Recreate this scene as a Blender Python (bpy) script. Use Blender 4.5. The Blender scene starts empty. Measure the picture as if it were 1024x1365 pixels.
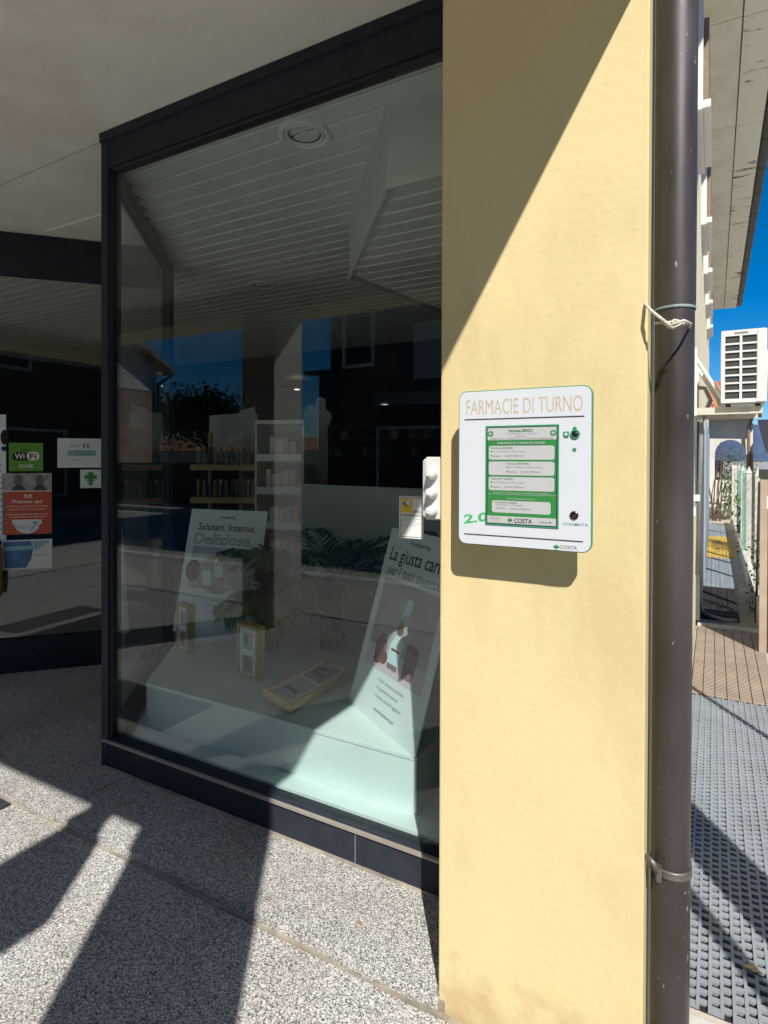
import bpy, bmesh, math, random
from mathutils import Vector, Matrix, Euler
random.seed(7)
SC = bpy.context.scene
COL = SC.collection

# ------------------------------------------------------------------ camera
F, PX, PY = 791.0, 512.0, 619.0          # focal length / principal point in photograph pixels (1024 wide)
CAM_Z = 1.5
YAW, PITCH, ROLL = math.radians(29.1), math.radians(-0.5), math.radians(0.2)
cam_d = bpy.data.cameras.new('camera')
cam = bpy.data.objects.new('camera', cam_d); COL.objects.link(cam)
cam_d.sensor_fit = 'HORIZONTAL'; cam_d.sensor_width = 36.0
cam_d.lens = 36.0 * F / 1024.0
cam_d.shift_y = (PY - 682.5) / 1024.0
cam_d.clip_start = 0.02; cam_d.clip_end = 20000
RM = (Matrix.Rotation(YAW, 3, 'Z') @ Matrix.Rotation(math.pi / 2 + PITCH, 3, 'X') @ Matrix.Rotation(ROLL, 3, 'Z'))
cam.matrix_world = Matrix.Translation((0, 0, CAM_Z)) @ RM.to_4x4()
SC.camera = cam

# ------------------------------------------------------------------ sky, sun, exposure
AZ, EL = math.radians(33.0), math.radians(43.8)
SUN_DIR = Vector((-math.sin(AZ) * math.cos(EL), math.cos(AZ) * math.cos(EL), -math.sin(EL)))
W = bpy.data.worlds.new('World'); SC.world = W; W.use_nodes = True
wn = W.node_tree.nodes; wl = W.node_tree.links
for n in list(wn): wn.remove(n)
sky = wn.new('ShaderNodeTexSky'); sky.sky_type = 'NISHITA'; sky.sun_disc = False
sky.sun_elevation = EL
sky.sun_rotation = math.pi - AZ          # azimuth of the sun, clockwise from +Y
sky.altitude = 800; sky.air_density = 1.0; sky.dust_density = 0.0; sky.ozone_density = 8.0
bg = wn.new('ShaderNodeBackground'); bg.inputs['Strength'].default_value = 0.085
wo = wn.new('ShaderNodeOutputWorld')
hs_ = wn.new('ShaderNodeHueSaturation'); hs_.inputs['Saturation'].default_value = 1.33
wl.new(sky.outputs[0], hs_.inputs['Color']); wl.new(hs_.outputs[0], bg.inputs['Color']); wl.new(bg.outputs[0], wo.inputs['Surface'])
sd = bpy.data.lights.new('sun', 'SUN'); sd.energy = 4.8; sd.angle = math.radians(0.53); sd.color = (1.0, 0.95, 0.87)
sun = bpy.data.objects.new('sun', sd); COL.objects.link(sun)
sun.location = (4, -8, 9); sun.rotation_euler = SUN_DIR.to_track_quat('-Z', 'Y').to_euler()
SC.view_settings.view_transform = 'Standard'; SC.view_settings.look = 'None'
SC.view_settings.exposure = 0.36; SC.view_settings.gamma = 1.0
SC.view_settings.use_curve_mapping = False
cy = SC.cycles
cy.use_denoising = True; cy.max_bounces = 10; cy.diffuse_bounces = 5; cy.glossy_bounces = 4
cy.transparent_max_bounces = 24; cy.transmission_bounces = 4
cy.caustics_reflective = False; cy.caustics_refractive = False
cy.sample_clamp_indirect = 6.0

# ------------------------------------------------------------------ pixel -> direction helpers
def ray(x, y):
    return RM @ Vector(((x - PX) / F, (PY - y) / F, -1.0))
CAMP = Vector((0, 0, CAM_Z))
def onY(x, y, Y): d = ray(x, y); return CAMP + d * (Y / d.y)
def onZ(x, y, Z): d = ray(x, y); return CAMP + d * ((Z - CAM_Z) / d.z)
def onX(x, y, X): d = ray(x, y); return CAMP + d * (X / d.x)
def atd(x, y, fwd): return CAMP + ray(x, y) * fwd
def onP(x, y, o, n):
    d = ray(x, y); return CAMP + d * ((o - CAMP).dot(n) / d.dot(n))

# ------------------------------------------------------------------ materials
MATS = {}
def new_mat(name):
    m = bpy.data.materials.new(name); m.use_nodes = True
    nt = m.node_tree; b = nt.nodes['Principled BSDF']
    MATS[name] = m
    return m, nt, b
def N(nt, t, **kw):
    n = nt.nodes.new(t)
    for k, v in kw.items(): setattr(n, k, v)
    return n
def ramp(nt, stops):
    r = N(nt, 'ShaderNodeValToRGB'); e = r.color_ramp.elements
    while len(e) < len(stops): e.new(0.5)
    for i, (p, c) in enumerate(stops):
        e[i].position = p; e[i].color = (*c, 1) if len(c) == 3 else c
    return r
def coords(nt, scale=(1, 1, 1), obj=True):
    g = N(nt, 'ShaderNodeTexCoord') if obj else N(nt, 'ShaderNodeNewGeometry')
    mp = N(nt, 'ShaderNodeMapping'); mp.inputs['Scale'].default_value = scale
    nt.links.new(g.outputs['Object'] if obj else g.outputs['Position'], mp.inputs['Vector'])
    return mp.outputs['Vector']
def simple(name, col, rough=0.6, var=0.12, scale=9.0, bump=0.0, bscale=200.0, metal=0.0, spec=0.5, stretch=(1, 1, 1), emit=None):
    """plain paint with soft uneven tone and fine relief"""
    m, nt, b = new_mat(name)
    v = coords(nt, stretch, obj=False)
    nz = N(nt, 'ShaderNodeTexNoise'); nz.inputs['Scale'].default_value = scale; nz.inputs['Detail'].default_value = 6
    nt.links.new(v, nz.inputs['Vector'])
    lo = tuple(c * (1 - var) for c in col); hi = tuple(min(1, c * (1 + var)) for c in col)
    r = ramp(nt, [(0.3, lo), (0.7, hi)])
    nt.links.new(nz.outputs['Fac'], r.inputs['Fac']); nt.links.new(r.outputs['Color'], b.inputs['Base Color'])
    b.inputs['Roughness'].default_value = rough; b.inputs['Metallic'].default_value = metal
    b.inputs['Specular IOR Level'].default_value = spec
    if bump:
        nb = N(nt, 'ShaderNodeTexNoise'); nb.inputs['Scale'].default_value = bscale; nb.inputs['Detail'].default_value = 4
        nt.links.new(v, nb.inputs['Vector'])
        bp = N(nt, 'ShaderNodeBump'); bp.inputs['Strength'].default_value = bump; bp.inputs['Distance'].default_value = 0.004
        nt.links.new(nb.outputs['Fac'], bp.inputs['Height']); nt.links.new(bp.outputs['Normal'], b.inputs['Normal'])
    if emit:
        b.inputs['Emission Color'].default_value = (*emit[:3], 1); b.inputs['Emission Strength'].default_value = emit[3]
    return m

def stucco(name, col, bump=0.5):
    m, nt, b = new_mat(name)
    v = coords(nt, obj=False)
    n1 = N(nt, 'ShaderNodeTexNoise'); n1.inputs['Scale'].default_value = 3.5; n1.inputs['Detail'].default_value = 5
    n2 = N(nt, 'ShaderNodeTexNoise'); n2.inputs['Scale'].default_value = 55; n2.inputs['Detail'].default_value = 5
    n3 = N(nt, 'ShaderNodeTexVoronoi'); n3.inputs['Scale'].default_value = 16
    for n in (n1, n2, n3): nt.links.new(v, n.inputs['Vector'])
    r = ramp(nt, [(0.25, tuple(c * 0.93 for c in col)), (0.75, col)])
    nt.links.new(n1.outputs['Fac'], r.inputs['Fac'])
    pits = ramp(nt, [(0.028, tuple([0.72] * 3)), (0.05, (1, 1, 1))])
    nt.links.new(n3.outputs['Distance'], pits.inputs['Fac'])
    mx = N(nt, 'ShaderNodeMix', data_type='RGBA', blend_type='MULTIPLY'); mx.inputs['Factor'].default_value = 0.5
    nt.links.new(r.outputs['Color'], mx.inputs['A']); nt.links.new(pits.outputs['Color'], mx.inputs['B'])
    n5 = N(nt, 'ShaderNodeTexNoise'); n5.inputs['Scale'].default_value = 1.3; n5.inputs['Detail'].default_value = 7; n5.inputs['Roughness'].default_value = 0.65
    nt.links.new(coords(nt, (1.6, 1.6, 0.6), obj=False), n5.inputs['Vector'])
    fade = ramp(nt, [(0.38, (0.90, 0.885, 0.85)), (0.52, (1, 1, 1)), (0.70, (1.0, 1.0, 1.0))]); nt.links.new(n5.outputs['Fac'], fade.inputs['Fac'])
    mf = N(nt, 'ShaderNodeMix', data_type='RGBA', blend_type='MULTIPLY'); mf.inputs['Factor'].default_value = 1.0
    nt.links.new(mx.outputs['Result'], mf.inputs['A']); nt.links.new(fade.outputs['Color'], mf.inputs['B'])
    sz = N(nt, 'ShaderNodeSeparateXYZ'); gp_ = N(nt, 'ShaderNodeNewGeometry'); nt.links.new(gp_.outputs['Position'], sz.inputs[0])
    mr = N(nt, 'ShaderNodeMapRange'); mr.inputs[1].default_value = -0.02; mr.inputs[2].default_value = 0.30; mr.inputs[3].default_value = 0.30; mr.inputs[4].default_value = -0.30
    nt.links.new(sz.outputs['Z'], mr.inputs[0]); ad = N(nt, 'ShaderNodeMath', operation='ADD'); nt.links.new(mr.outputs[0], ad.inputs[0])
    n6 = N(nt, 'ShaderNodeTexNoise'); n6.inputs['Scale'].default_value = 14; n6.inputs['Detail'].default_value = 8; nt.links.new(v, n6.inputs['Vector']); nt.links.new(n6.outputs['Fac'], ad.inputs[1])
    dr = ramp(nt, [(0.55, (0, 0, 0)), (0.85, (0.55, 0.55, 0.55))]); nt.links.new(ad.outputs[0], dr.inputs['Fac'])
    md = N(nt, 'ShaderNodeMix', data_type='RGBA'); nt.links.new(dr.outputs['Color'], md.inputs['Factor']); nt.links.new(mf.outputs['Result'], md.inputs['A']); md.inputs['B'].default_value = (0.46, 0.31, 0.17, 1)
    nt.links.new(md.outputs['Result'], b.inputs['Base Color'])
    b.inputs['Roughness'].default_value = 0.85; b.inputs['Specular IOR Level'].default_value = 0.25
    bp = N(nt, 'ShaderNodeBump'); bp.inputs['Strength'].default_value = bump; bp.inputs['Distance'].default_value = 0.006
    nt.links.new(n2.outputs['Fac'], bp.inputs['Height']); nt.links.new(bp.outputs['Normal'], b.inputs['Normal'])
    return m

def granite(name, gain=1.0):
    m, nt, b = new_mat(name)
    v = coords(nt, obj=False)
    vo = N(nt, 'ShaderNodeTexVoronoi'); vo.inputs['Scale'].default_value = 300
    nz = N(nt, 'ShaderNodeTexNoise'); nz.inputs['Scale'].default_value = 210; nz.inputs['Detail'].default_value = 3
    big = N(nt, 'ShaderNodeTexNoise'); big.inputs['Scale'].default_value = 2.2; big.inputs['Detail'].default_value = 5
    for n in (vo, nz, big): nt.links.new(v, n.inputs['Vector'])
    sp = N(nt, 'ShaderNodeSeparateColor'); nt.links.new(vo.outputs['Color'], sp.inputs['Color'])
    ma = N(nt, 'ShaderNodeMath', operation='MULTIPLY_ADD'); ma.inputs[1].default_value = 0.5
    nt.links.new(sp.outputs['Red'], ma.inputs[0])
    m2 = N(nt, 'ShaderNodeMath', operation='MULTIPLY'); m2.inputs[1].default_value = 0.5
    nt.links.new(nz.outputs['Fac'], m2.inputs[0]); nt.links.new(m2.outputs[0], ma.inputs[2])
    g = gain
    r = ramp(nt, [(0.24, (0.05 * g, 0.05 * g, 0.056 * g)), (0.38, (0.20 * g, 0.20 * g, 0.205 * g)), (0.52, (0.39 * g, 0.385 * g, 0.375 * g)), (0.72, (0.68 * g, 0.67 * g, 0.65 * g))])
    nt.links.new(ma.outputs[0], r.inputs['Fac'])
    st = ramp(nt, [(0.32, (0.80, 0.775, 0.74)), (0.5, (0.95, 0.94, 0.925)), (0.68, (1, 1, 1))])
    nt.links.new(big.outputs['Fac'], st.inputs['Fac'])
    mx = N(nt, 'ShaderNodeMix', data_type='RGBA', blend_type='MULTIPLY'); mx.inputs['Factor'].default_value = 1
    nt.links.new(r.outputs['Color'], mx.inputs['A']); nt.links.new(st.outputs['Color'], mx.inputs['B'])
    nt.links.new(mx.outputs['Result'], b.inputs['Base Color'])
    b.inputs['Roughness'].default_value = 0.8; b.inputs['Specular IOR Level'].default_value = 0.3
    bp = N(nt, 'ShaderNodeBump'); bp.inputs['Strength'].default_value = 0.35; bp.inputs['Distance'].default_value = 0.003
    nt.links.new(nz.outputs['Fac'], bp.inputs['Height']); nt.links.new(bp.outputs['Normal'], b.inputs['Normal'])
    return m

def glass_mat(name, tint, f0=0.05):
    """thin architectural pane: see-through tint plus mirror reflection that grows at grazing angles (Schlick)"""
    m = bpy.data.materials.new(name); m.use_nodes = True; nt = m.node_tree
    for n in list(nt.nodes): nt.nodes.remove(n)
    o = N(nt, 'ShaderNodeOutputMaterial'); mix = N(nt, 'ShaderNodeMixShader')
    tr = N(nt, 'ShaderNodeBsdfTransparent'); tr.inputs['Color'].default_value = (*tint, 1)
    gl = N(nt, 'ShaderNodeBsdfGlossy'); gl.inputs['Roughness'].default_value = 0.0
    gl.inputs['Color'].default_value = (0.97, 1.0, 1.0, 1)
    wn_ = N(nt, 'ShaderNodeTexNoise'); wn_.inputs['Scale'].default_value = 1.4; wn_.inputs['Detail'].default_value = 1
    nt.links.new(coords(nt, obj=False), wn_.inputs['Vector'])
    wb = N(nt, 'ShaderNodeBump'); wb.inputs['Strength'].default_value = 0.022; wb.inputs['Distance'].default_value = 0.01
    nt.links.new(wn_.outputs['Fac'], wb.inputs['Height']); nt.links.new(wb.outputs['Normal'], gl.inputs['Normal'])
    lw = N(nt, 'ShaderNodeLayerWeight'); lw.inputs['Blend'].default_value = 0.5
    pw = N(nt, 'ShaderNodeMath', operation='POWER'); pw.inputs[1].default_value = 5.0
    ma = N(nt, 'ShaderNodeMath', operation='MULTIPLY_ADD'); ma.inputs[1].default_value = 1 - f0; ma.inputs[2].default_value = f0
    L = nt.links.new
    L(lw.outputs['Facing'], pw.inputs[0]); L(pw.outputs[0], ma.inputs[0]); L(ma.outputs[0], mix.inputs['Fac'])
    L(tr.outputs[0], mix.inputs[1]); L(gl.outputs[0], mix.inputs[2]); L(mix.outputs[0], o.inputs['Surface'])
    MATS[name] = m
    return m

WALL = stucco('yellow_stucco', (0.70, 0.59, 0.325), 0.16)
SOFFIT = stucco('pale_render', (0.86, 0.82, 0.73), 0.15)
WHITE_R = stucco('white_render', (0.74, 0.72, 0.67), 0.3)
GRANITE = granite('granite', 1.17)
GRANITE2 = granite('granite_upper', 1.12)
FRAME = simple('anthracite_frame', (0.028, 0.034, 0.046), 0.5, 0.12, 14, spec=0.10)
GLASS = glass_mat('shop_glass', (0.915, 0.96, 0.948), 0.033)
GLASS_D = glass_mat('door_glass', (0.92, 0.94, 0.93), 0.032)
GLASS_C = glass_mat('clear_glass', (0.92, 0.96, 0.95), 0.03)
SLAT = simple('ceiling_slat_paint', (0.68, 0.69, 0.64), 0.5, 0.05)
SLATG = simple('ceiling_groove', (0.05, 0.05, 0.046), 0.6, 0.05)
BULK = simple('bulkhead_plaster', (0.66, 0.68, 0.65), 0.7, 0.04)
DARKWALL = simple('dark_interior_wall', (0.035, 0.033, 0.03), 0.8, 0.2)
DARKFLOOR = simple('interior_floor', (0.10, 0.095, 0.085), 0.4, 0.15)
MINT = simple('mint_board', (0.63, 0.715, 0.715), 0.55, 0.035, 4)
PARTITION = simple('partition_grey', (0.58, 0.63, 0.60), 0.6, 0.04, 3)
COPPER = simple('brown_downpipe', (0.085, 0.066, 0.063), 0.38, 0.22, 7, bump=0.05, bscale=90, metal=0.35, stretch=(1, 1, 0.35))
VERDI = simple('verdigris', (0.20, 0.26, 0.25), 0.6, 0.35, 40)
GALV = simple('zinc_strap', (0.16, 0.14, 0.13), 0.45, 0.2, 60, metal=0.5)
WIRE = simple('white_cable', (0.60, 0.56, 0.47), 0.55, 0.12, 60)
PANEL_W = simple('panel_white', (0.60, 0.63, 0.68), 0.30, 0.01)
GREEN = simple('screen_green', (0.035, 0.21, 0.055), 0.35, 0.03)
GREEN_E = simple('edge_green', (0.035, 0.25, 0.12), 0.4, 0.03)
GREY_S = simple('screen_grey', (0.46, 0.47, 0.475), 0.3, 0.02)
BLACK = simple('black_plastic', (0.012, 0.012, 0.014), 0.35, 0.1)
INK = simple('dark_ink', (0.022, 0.022, 0.03), 0.6, 0.05)
INKG = simple('grey_ink', (0.20, 0.20, 0.20), 0.6, 0.05)
GOLD = simple('gold_lettering', (0.50, 0.42, 0.29), 0.4, 0.08, 40)
WHITE_P = simple('white_plastic', (0.66, 0.66, 0.65), 0.4, 0.03)
CARD = simple('card_white', (0.68, 0.75, 0.76), 0.55, 0.03)
PAPER = simple('paper_white', (0.75, 0.77, 0.76), 0.7, 0.03)
STEEL = simple('brushed_steel', (0.45, 0.45, 0.45), 0.3, 0.1, metal=1.0)
WOOD = simple('light_wood', (0.52, 0.37, 0.17), 0.55, 0.18, 30, stretch=(1, 8, 8))
LEAF_D = simple('palm_leaf_dark', (0.030, 0.070, 0.015), 0.5, 0.35, 22)
LEAF_L = simple('palm_leaf_light', (0.06, 0.115, 0.015), 0.5, 0.35, 22)
LEAF_T = simple('tree_leaf', (0.045, 0.075, 0.025), 0.6, 0.4, 8)
BARK = simple('bark', (0.10, 0.07, 0.05), 0.9, 0.3, 20, bump=0.6, bscale=40)
ASPHALT = simple('asphalt', (0.36, 0.345, 0.31), 0.9, 0.16, 1.3, bump=0.4, bscale=120)
CONC = simple('concrete', (0.44, 0.40, 0.34), 0.9, 0.22, 5, bump=0.5, bscale=80)
LINE = simple('road_paint', (0.82, 0.82, 0.80), 0.7, 0.08, 10)
STONE = simple('kerb_stone', (0.50, 0.49, 0.46), 0.8, 0.15, 12, bump=0.3)
MORTAR = simple('mortar', (0.34, 0.30, 0.24), 0.9, 0.40, 9, bump=0.5, bscale=150)
MAT_B = simple('plastic_mat_blue', (0.26, 0.295, 0.325), 0.55, 0.10, 6)
MAT_T = simple('mat_tan', (0.40, 0.31, 0.235), 0.85, 0.15, 6)
MAT_Y = simple('mat_yellow', (0.56, 0.38, 0.07), 0.7, 0.16, 5)
MAT_K = simple('mat_black', (0.016, 0.016, 0.018), 0.9, 0.2, 20, bump=0.4)
def ridged(name, col, scale, axis='Y'):
    m = simple(name, col, 0.85, 0.15, 6); nt = m.node_tree; b = nt.nodes['Principled BSDF']
    w = N(nt, 'ShaderNodeTexWave'); w.bands_direction = axis; w.inputs['Scale'].default_value = scale; w.inputs['Distortion'].default_value = 0.4
    nt.links.new(coords(nt, obj=False), w.inputs['Vector'])
    bp = N(nt, 'ShaderNodeBump'); bp.inputs['Strength'].default_value = 1.0; bp.inputs['Distance'].default_value = 0.012
    nt.links.new(w.outputs['Fac'], bp.inputs['Height']); nt.links.new(bp.outputs['Normal'], b.inputs['Normal'])
    return m
MAT_T2 = ridged('mat_tan_ridged', (0.37, 0.29, 0.225), 11.0)
def worn_pipe():
    m, nt, b = new_mat('brown_downpipe_worn')
    v = coords(nt, (1, 1, 0.3), obj=False)
    n1 = N(nt, 'ShaderNodeTexNoise'); n1.inputs['Scale'].default_value = 9; n1.inputs['Detail'].default_value = 7
    n2 = N(nt, 'ShaderNodeTexNoise'); n2.inputs['Scale'].default_value = 120; n2.inputs['Detail'].default_value = 3
    n3 = N(nt, 'ShaderNodeTexNoise'); n3.inputs['Scale'].default_value = 22; n3.inputs['Detail'].default_value = 6
    g = N(nt, 'ShaderNodeNewGeometry'); sx = N(nt, 'ShaderNodeSeparateXYZ'); nt.links.new(g.outputs['Position'], sx.inputs[0])
    for n in (n1, n2): nt.links.new(v, n.inputs['Vector'])
    nt.links.new(g.outputs['Position'], n3.inputs['Vector'])
    r = ramp(nt, [(0.3, (0.036, 0.028, 0.026)), (0.55, (0.054, 0.044, 0.043)), (0.75, (0.075, 0.066, 0.065))]); nt.links.new(n1.outputs['Fac'], r.inputs['Fac'])
    fl = ramp(nt, [(0.715, (0, 0, 0)), (0.74, (1, 1, 1))]); nt.links.new(n2.outputs['Fac'], fl.inputs['Fac'])
    mx = N(nt, 'ShaderNodeMix', data_type='RGBA'); nt.links.new(fl.outputs['Color'], mx.inputs['Factor']); nt.links.new(r.outputs['Color'], mx.inputs['A']); mx.inputs['B'].default_value = (0.33, 0.31, 0.29, 1)
    # verdigris creeping up from the foot
    mr = N(nt, 'ShaderNodeMapRange'); mr.inputs[1].default_value = -0.05; mr.inputs[2].default_value = 0.22; mr.inputs[3].default_value = 0.32; mr.inputs[4].default_value = -0.25
    nt.links.new(sx.outputs['Z'], mr.inputs[0]); ad = N(nt, 'ShaderNodeMath', operation='ADD'); nt.links.new(mr.outputs[0], ad.inputs[0]); nt.links.new(n3.outputs['Fac'], ad.inputs[1])
    vr = ramp(nt, [(0.60, (0, 0, 0)), (0.72, (1, 1, 1))]); nt.links.new(ad.outputs[0], vr.inputs['Fac'])
    m2 = N(nt, 'ShaderNodeMix', data_type='RGBA'); nt.links.new(vr.outputs['Color'], m2.inputs['Factor']); nt.links.new(mx.outputs['Result'], m2.inputs['A']); m2.inputs['B'].default_value = (0.10, 0.17, 0.165, 1)
    nt.links.new(m2.outputs['Result'], b.inputs['Base Color'])
    rr = ramp(nt, [(0.3, (0.34, 0.34, 0.34)), (0.7, (0.55, 0.55, 0.55))]); nt.links.new(n1.outputs['Fac'], rr.inputs['Fac']); nt.links.new(rr.outputs['Color'], b.inputs['Roughness'])
    b.inputs['Metallic'].default_value = 0.1
    return m
COPPER = worn_pipe()
BRICK = simple('terracotta', (0.46, 0.20, 0.11), 0.85, 0.25, 8, bump=0.3)
PINK = simple('pink_render', (0.50, 0.33, 0.30), 0.85, 0.1, 2)
BROWNR = simple('brown_render', (0.42, 0.29, 0.23), 0.85, 0.12, 2)
GREYR = simple('grey_render', (0.60, 0.60, 0.57), 0.85, 0.2, 1.2)
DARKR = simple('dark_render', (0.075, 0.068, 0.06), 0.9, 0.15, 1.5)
SHUT = simple('brown_shutter', (0.235, 0.17, 0.105), 0.7, 0.15, 15)
GUTTER = simple('gutter_dark', (0.045, 0.042, 0.04), 0.5, 0.1)
CREAM = stucco('cream_wall', (0.78, 0.70, 0.49), 0.4)
BLUEGREY = simple('blue_grey_paint', (0.30, 0.36, 0.41), 0.6, 0.1)
FENCEP = simple('fence_concrete', (0.56, 0.54, 0.47), 0.85, 0.15, 10)
FENCEG = simple('fence_green', (0.22, 0.36, 0.29), 0.6, 0.15, 10)
HILLM = simple('far_hills', (0.055, 0.085, 0.15), 1.0, 0.25, 0.01)  # blue of distant haze put into the base colour
AMBER = simple('amber_plastic', (0.42, 0.20, 0.02), 0.4, 0.1)
PLASTER_P = simple('plaster_pot', (0.05, 0.048, 0.045), 0.8, 0.1)
LAMP = simple('lamp_lens', (0.9, 0.8, 0.6), 0.3, 0.0, emit=(1.0, 0.78, 0.45, 14.0))
LAMPC = simple('strip_lens', (0.9, 0.9, 0.85), 0.3, 0.0, emit=(1.0, 0.93, 0.75, 1.3))
SMOKE = simple('lamp_reflector', (0.10, 0.105, 0.10), 0.25, 0.05, metal=0.5)
PEEL = None
def peel_mat():
    m, nt, b = new_mat('peeling_eave_board')
    v = coords(nt, (14, 2.2, 3), obj=False); v2 = coords(nt, (1, 1, 1), obj=False)
    n1 = N(nt, 'ShaderNodeTexNoise'); n1.inputs['Scale'].default_value = 1.0; n1.inputs['Detail'].default_value = 8; n1.inputs['Roughness'].default_value = 0.75
    n2 = N(nt, 'ShaderNodeTexNoise'); n2.inputs['Scale'].default_value = 0.9
    nt.links.new(coords(nt, (2.6, 9.0, 3), obj=False), n1.inputs['Vector']); nt.links.new(v2, n2.inputs['Vector'])
    ma = N(nt, 'ShaderNodeMath', operation='ADD'); nt.links.new(n1.outputs['Fac'], ma.inputs[0])
    m2 = N(nt, 'ShaderNodeMath', operation='MULTIPLY'); m2.inputs[1].default_value = 0.55
    nt.links.new(n2.outputs['Fac'], m2.inputs[0]); nt.links.new(m2.outputs[0], ma.inputs[1])
    r = ramp(nt, [(0.865, (0.80, 0.76, 0.66)), (0.885, (0.15, 0.13, 0.11))])
    nt.links.new(ma.outputs[0], r.inputs['Fac']); nt.links.new(r.outputs['Color'], b.inputs['Base Color'])
    b.inputs['Roughness'].default_value = 0.85
    return m
PEEL = peel_mat()

# ------------------------------------------------------------------ mesh helpers
class MB:
    def __init__(s): s.v = []; s.f = []; s.mi = []; s.m = 0
    def _add(s, vs, fs):
        b = len(s.v); s.v += [tuple(v) for v in vs]
        for f in fs: s.f.append([b + i for i in f]); s.mi.append(s.m)
    def box(s, lo, hi):
        (a, b, c), (d, e, f) = lo, hi
        a, d = min(a, d), max(a, d); b, e = min(b, e), max(b, e); c, f = min(c, f), max(c, f)
        s._add([(a, b, c), (d, b, c), (d, e, c), (a, e, c), (a, b, f), (d, b, f), (d, e, f), (a, e, f)],
               [(0, 3, 2, 1), (4, 5, 6, 7), (0, 1, 5, 4), (1, 2, 6, 5), (2, 3, 7, 6), (3, 0, 4, 7)]); return s
    def obox(s, o, a, b, c):
        """box from corner o along vectors a, b, c"""
        o, a, b, c = map(Vector, (o, a, b, c))
        vs = [o, o + a, o + a + b, o + b, o + c, o + a + c, o + a + b + c, o + b + c]
        fs = [(0, 3, 2, 1), (4, 5, 6, 7), (0, 1, 5, 4), (1, 2, 6, 5), (2, 3, 7, 6), (3, 0, 4, 7)]
        if a.cross(b).dot(c) < 0: fs = [f[::-1] for f in fs]
        s._add(vs, fs); return s
    def prism(s, poly, z0, z1):
        n = len(poly); area = sum(poly[i][0] * poly[(i + 1) % n][1] - poly[(i + 1) % n][0] * poly[i][1] for i in range(n))
        if area < 0: poly = poly[::-1]
        vs = [(p[0], p[1], z0) for p in poly] + [(p[0], p[1], z1) for p in poly]
        s._add(vs, [tuple(range(n))[::-1], tuple(range(n, 2 * n))] + [(i, (i + 1) % n, n + (i + 1) % n, n + i) for i in range(n)]); return s
    def extrude(s, pts, d):
        """planar outline of 3-D points pushed along d"""
        pts = [Vector(p) for p in pts]; d = Vector(d); n = len(pts)
        nn = Vector((0, 0, 0))
        for i in range(n): nn += pts[i].cross(pts[(i + 1) % n])
        if nn.dot(d) > 0: pts = pts[::-1]
        s._add(pts + [p + d for p in pts], [tuple(range(n)), tuple(range(n, 2 * n))[::-1]] + [((i + 1) % n, i, n + i, n + (i + 1) % n) for i in range(n)]); return s
    def tube(s, pts, r, seg=10, caps=True):
        pts = [Vector(p) for p in pts]; rs = r if isinstance(r, (list, tuple)) else [r] * len(pts)
        b = len(s.v); prev = None
        for i, p in enumerate(pts):
            t = (pts[min(i + 1, len(pts) - 1)] - pts[max(i - 1, 0)]).normalized()
            a = prev if prev is not None else (Vector((0, 0, 1)) if abs(t.z) < 0.9 else Vector((1, 0, 0)))
            u = (a - t * a.dot(t)).normalized(); prev = u; w = t.cross(u)
            for k in range(seg):
                an = 2 * math.pi * k / seg
                s.v.append(tuple(p + (u * math.cos(an) + w * math.sin(an)) * rs[i]))
        for i in range(len(pts) - 1):
            for k in range(seg):
                q = (k + 1) % seg
                s.f.append([b + i * seg + k, b + i * seg + q, b + (i + 1) * seg + q, b + (i + 1) * seg + k]); s.mi.append(s.m)
        if caps:
            s.f.append([b + k for k in range(seg)][::-1]); s.mi.append(s.m)
            e = b + (len(pts) - 1) * seg
            s.f.append([e + k for k in range(seg)]); s.mi.append(s.m)
        return s
    def lathe(s, prof, o, axis=(0, 0, 1), seg=24):
        """profile of (radius, height) round an axis"""
        o = Vector(o); ax = Vector(axis).normalized()
        a = Vector((0, 0, 1)) if abs(ax.z) < 0.9 else Vector((1, 0, 0))
        u = (a - ax * a.dot(ax)).normalized(); w = ax.cross(u); b = len(s.v)
        for r, h in prof:
            for k in range(seg):
                an = 2 * math.pi * k / seg
                s.v.append(tuple(o + ax * h + (u * math.cos(an) + w * math.sin(an)) * r))
        for i in range(len(prof) - 1):
            for k in range(seg):
                q = (k + 1) % seg
                s.f.append([b + i * seg + k, b + i * seg + q, b + (i + 1) * seg + q, b + (i + 1) * seg + k]); s.mi.append(s.m)
        return s
    def build(s, name, mat=None, parent=None, smooth=False, bevel=0.0, **props):
        me = bpy.data.meshes.new(name); me.from_pydata(s.v, [], s.f)
        if mat is not None: 
            for mm in (mat if isinstance(mat, (list, tuple)) else [mat]): me.materials.append(mm)
        if isinstance(mat, (list, tuple)): me.polygons.foreach_set('material_index', s.mi)
        if smooth: me.polygons.foreach_set('use_smooth', [True] * len(me.polygons))
        me.update()
        o = bpy.data.objects.new(name, me); COL.objects.link(o)
        if parent is not None: o.parent = parent
        if bevel:
            bm = bmesh.new(); bm.from_mesh(me)
            bmesh.ops.recalc_face_normals(bm, faces=bm.faces)
            bmesh.ops.bevel(bm, geom=list(bm.edges), offset=bevel, segments=2, affect='EDGES', clamp_overlap=True)
            bm.to_mesh(me); bm.free()
        for k, v in props.items(): o[k] = v
        return o
def bx(lo, hi): return MB().box(lo, hi)
def thing(name, label, cat, loc=(0, 0, 0), group=None):
    o = bpy.data.objects.new(name, None); COL.objects.link(o); o.empty_display_size = 0.1
    # parts are written in world coordinates, so the empty stays at the origin unless parts are local
    o.location = loc; o['label'] = label; o['category'] = cat
    if group: o['group'] = group
    return o
def tag(o, label, cat, group=None):
    o['label'] = label; o['category'] = cat
    if group: o['group'] = group
    return o
def struct(o): o['kind'] = 'structure'; return o
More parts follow.
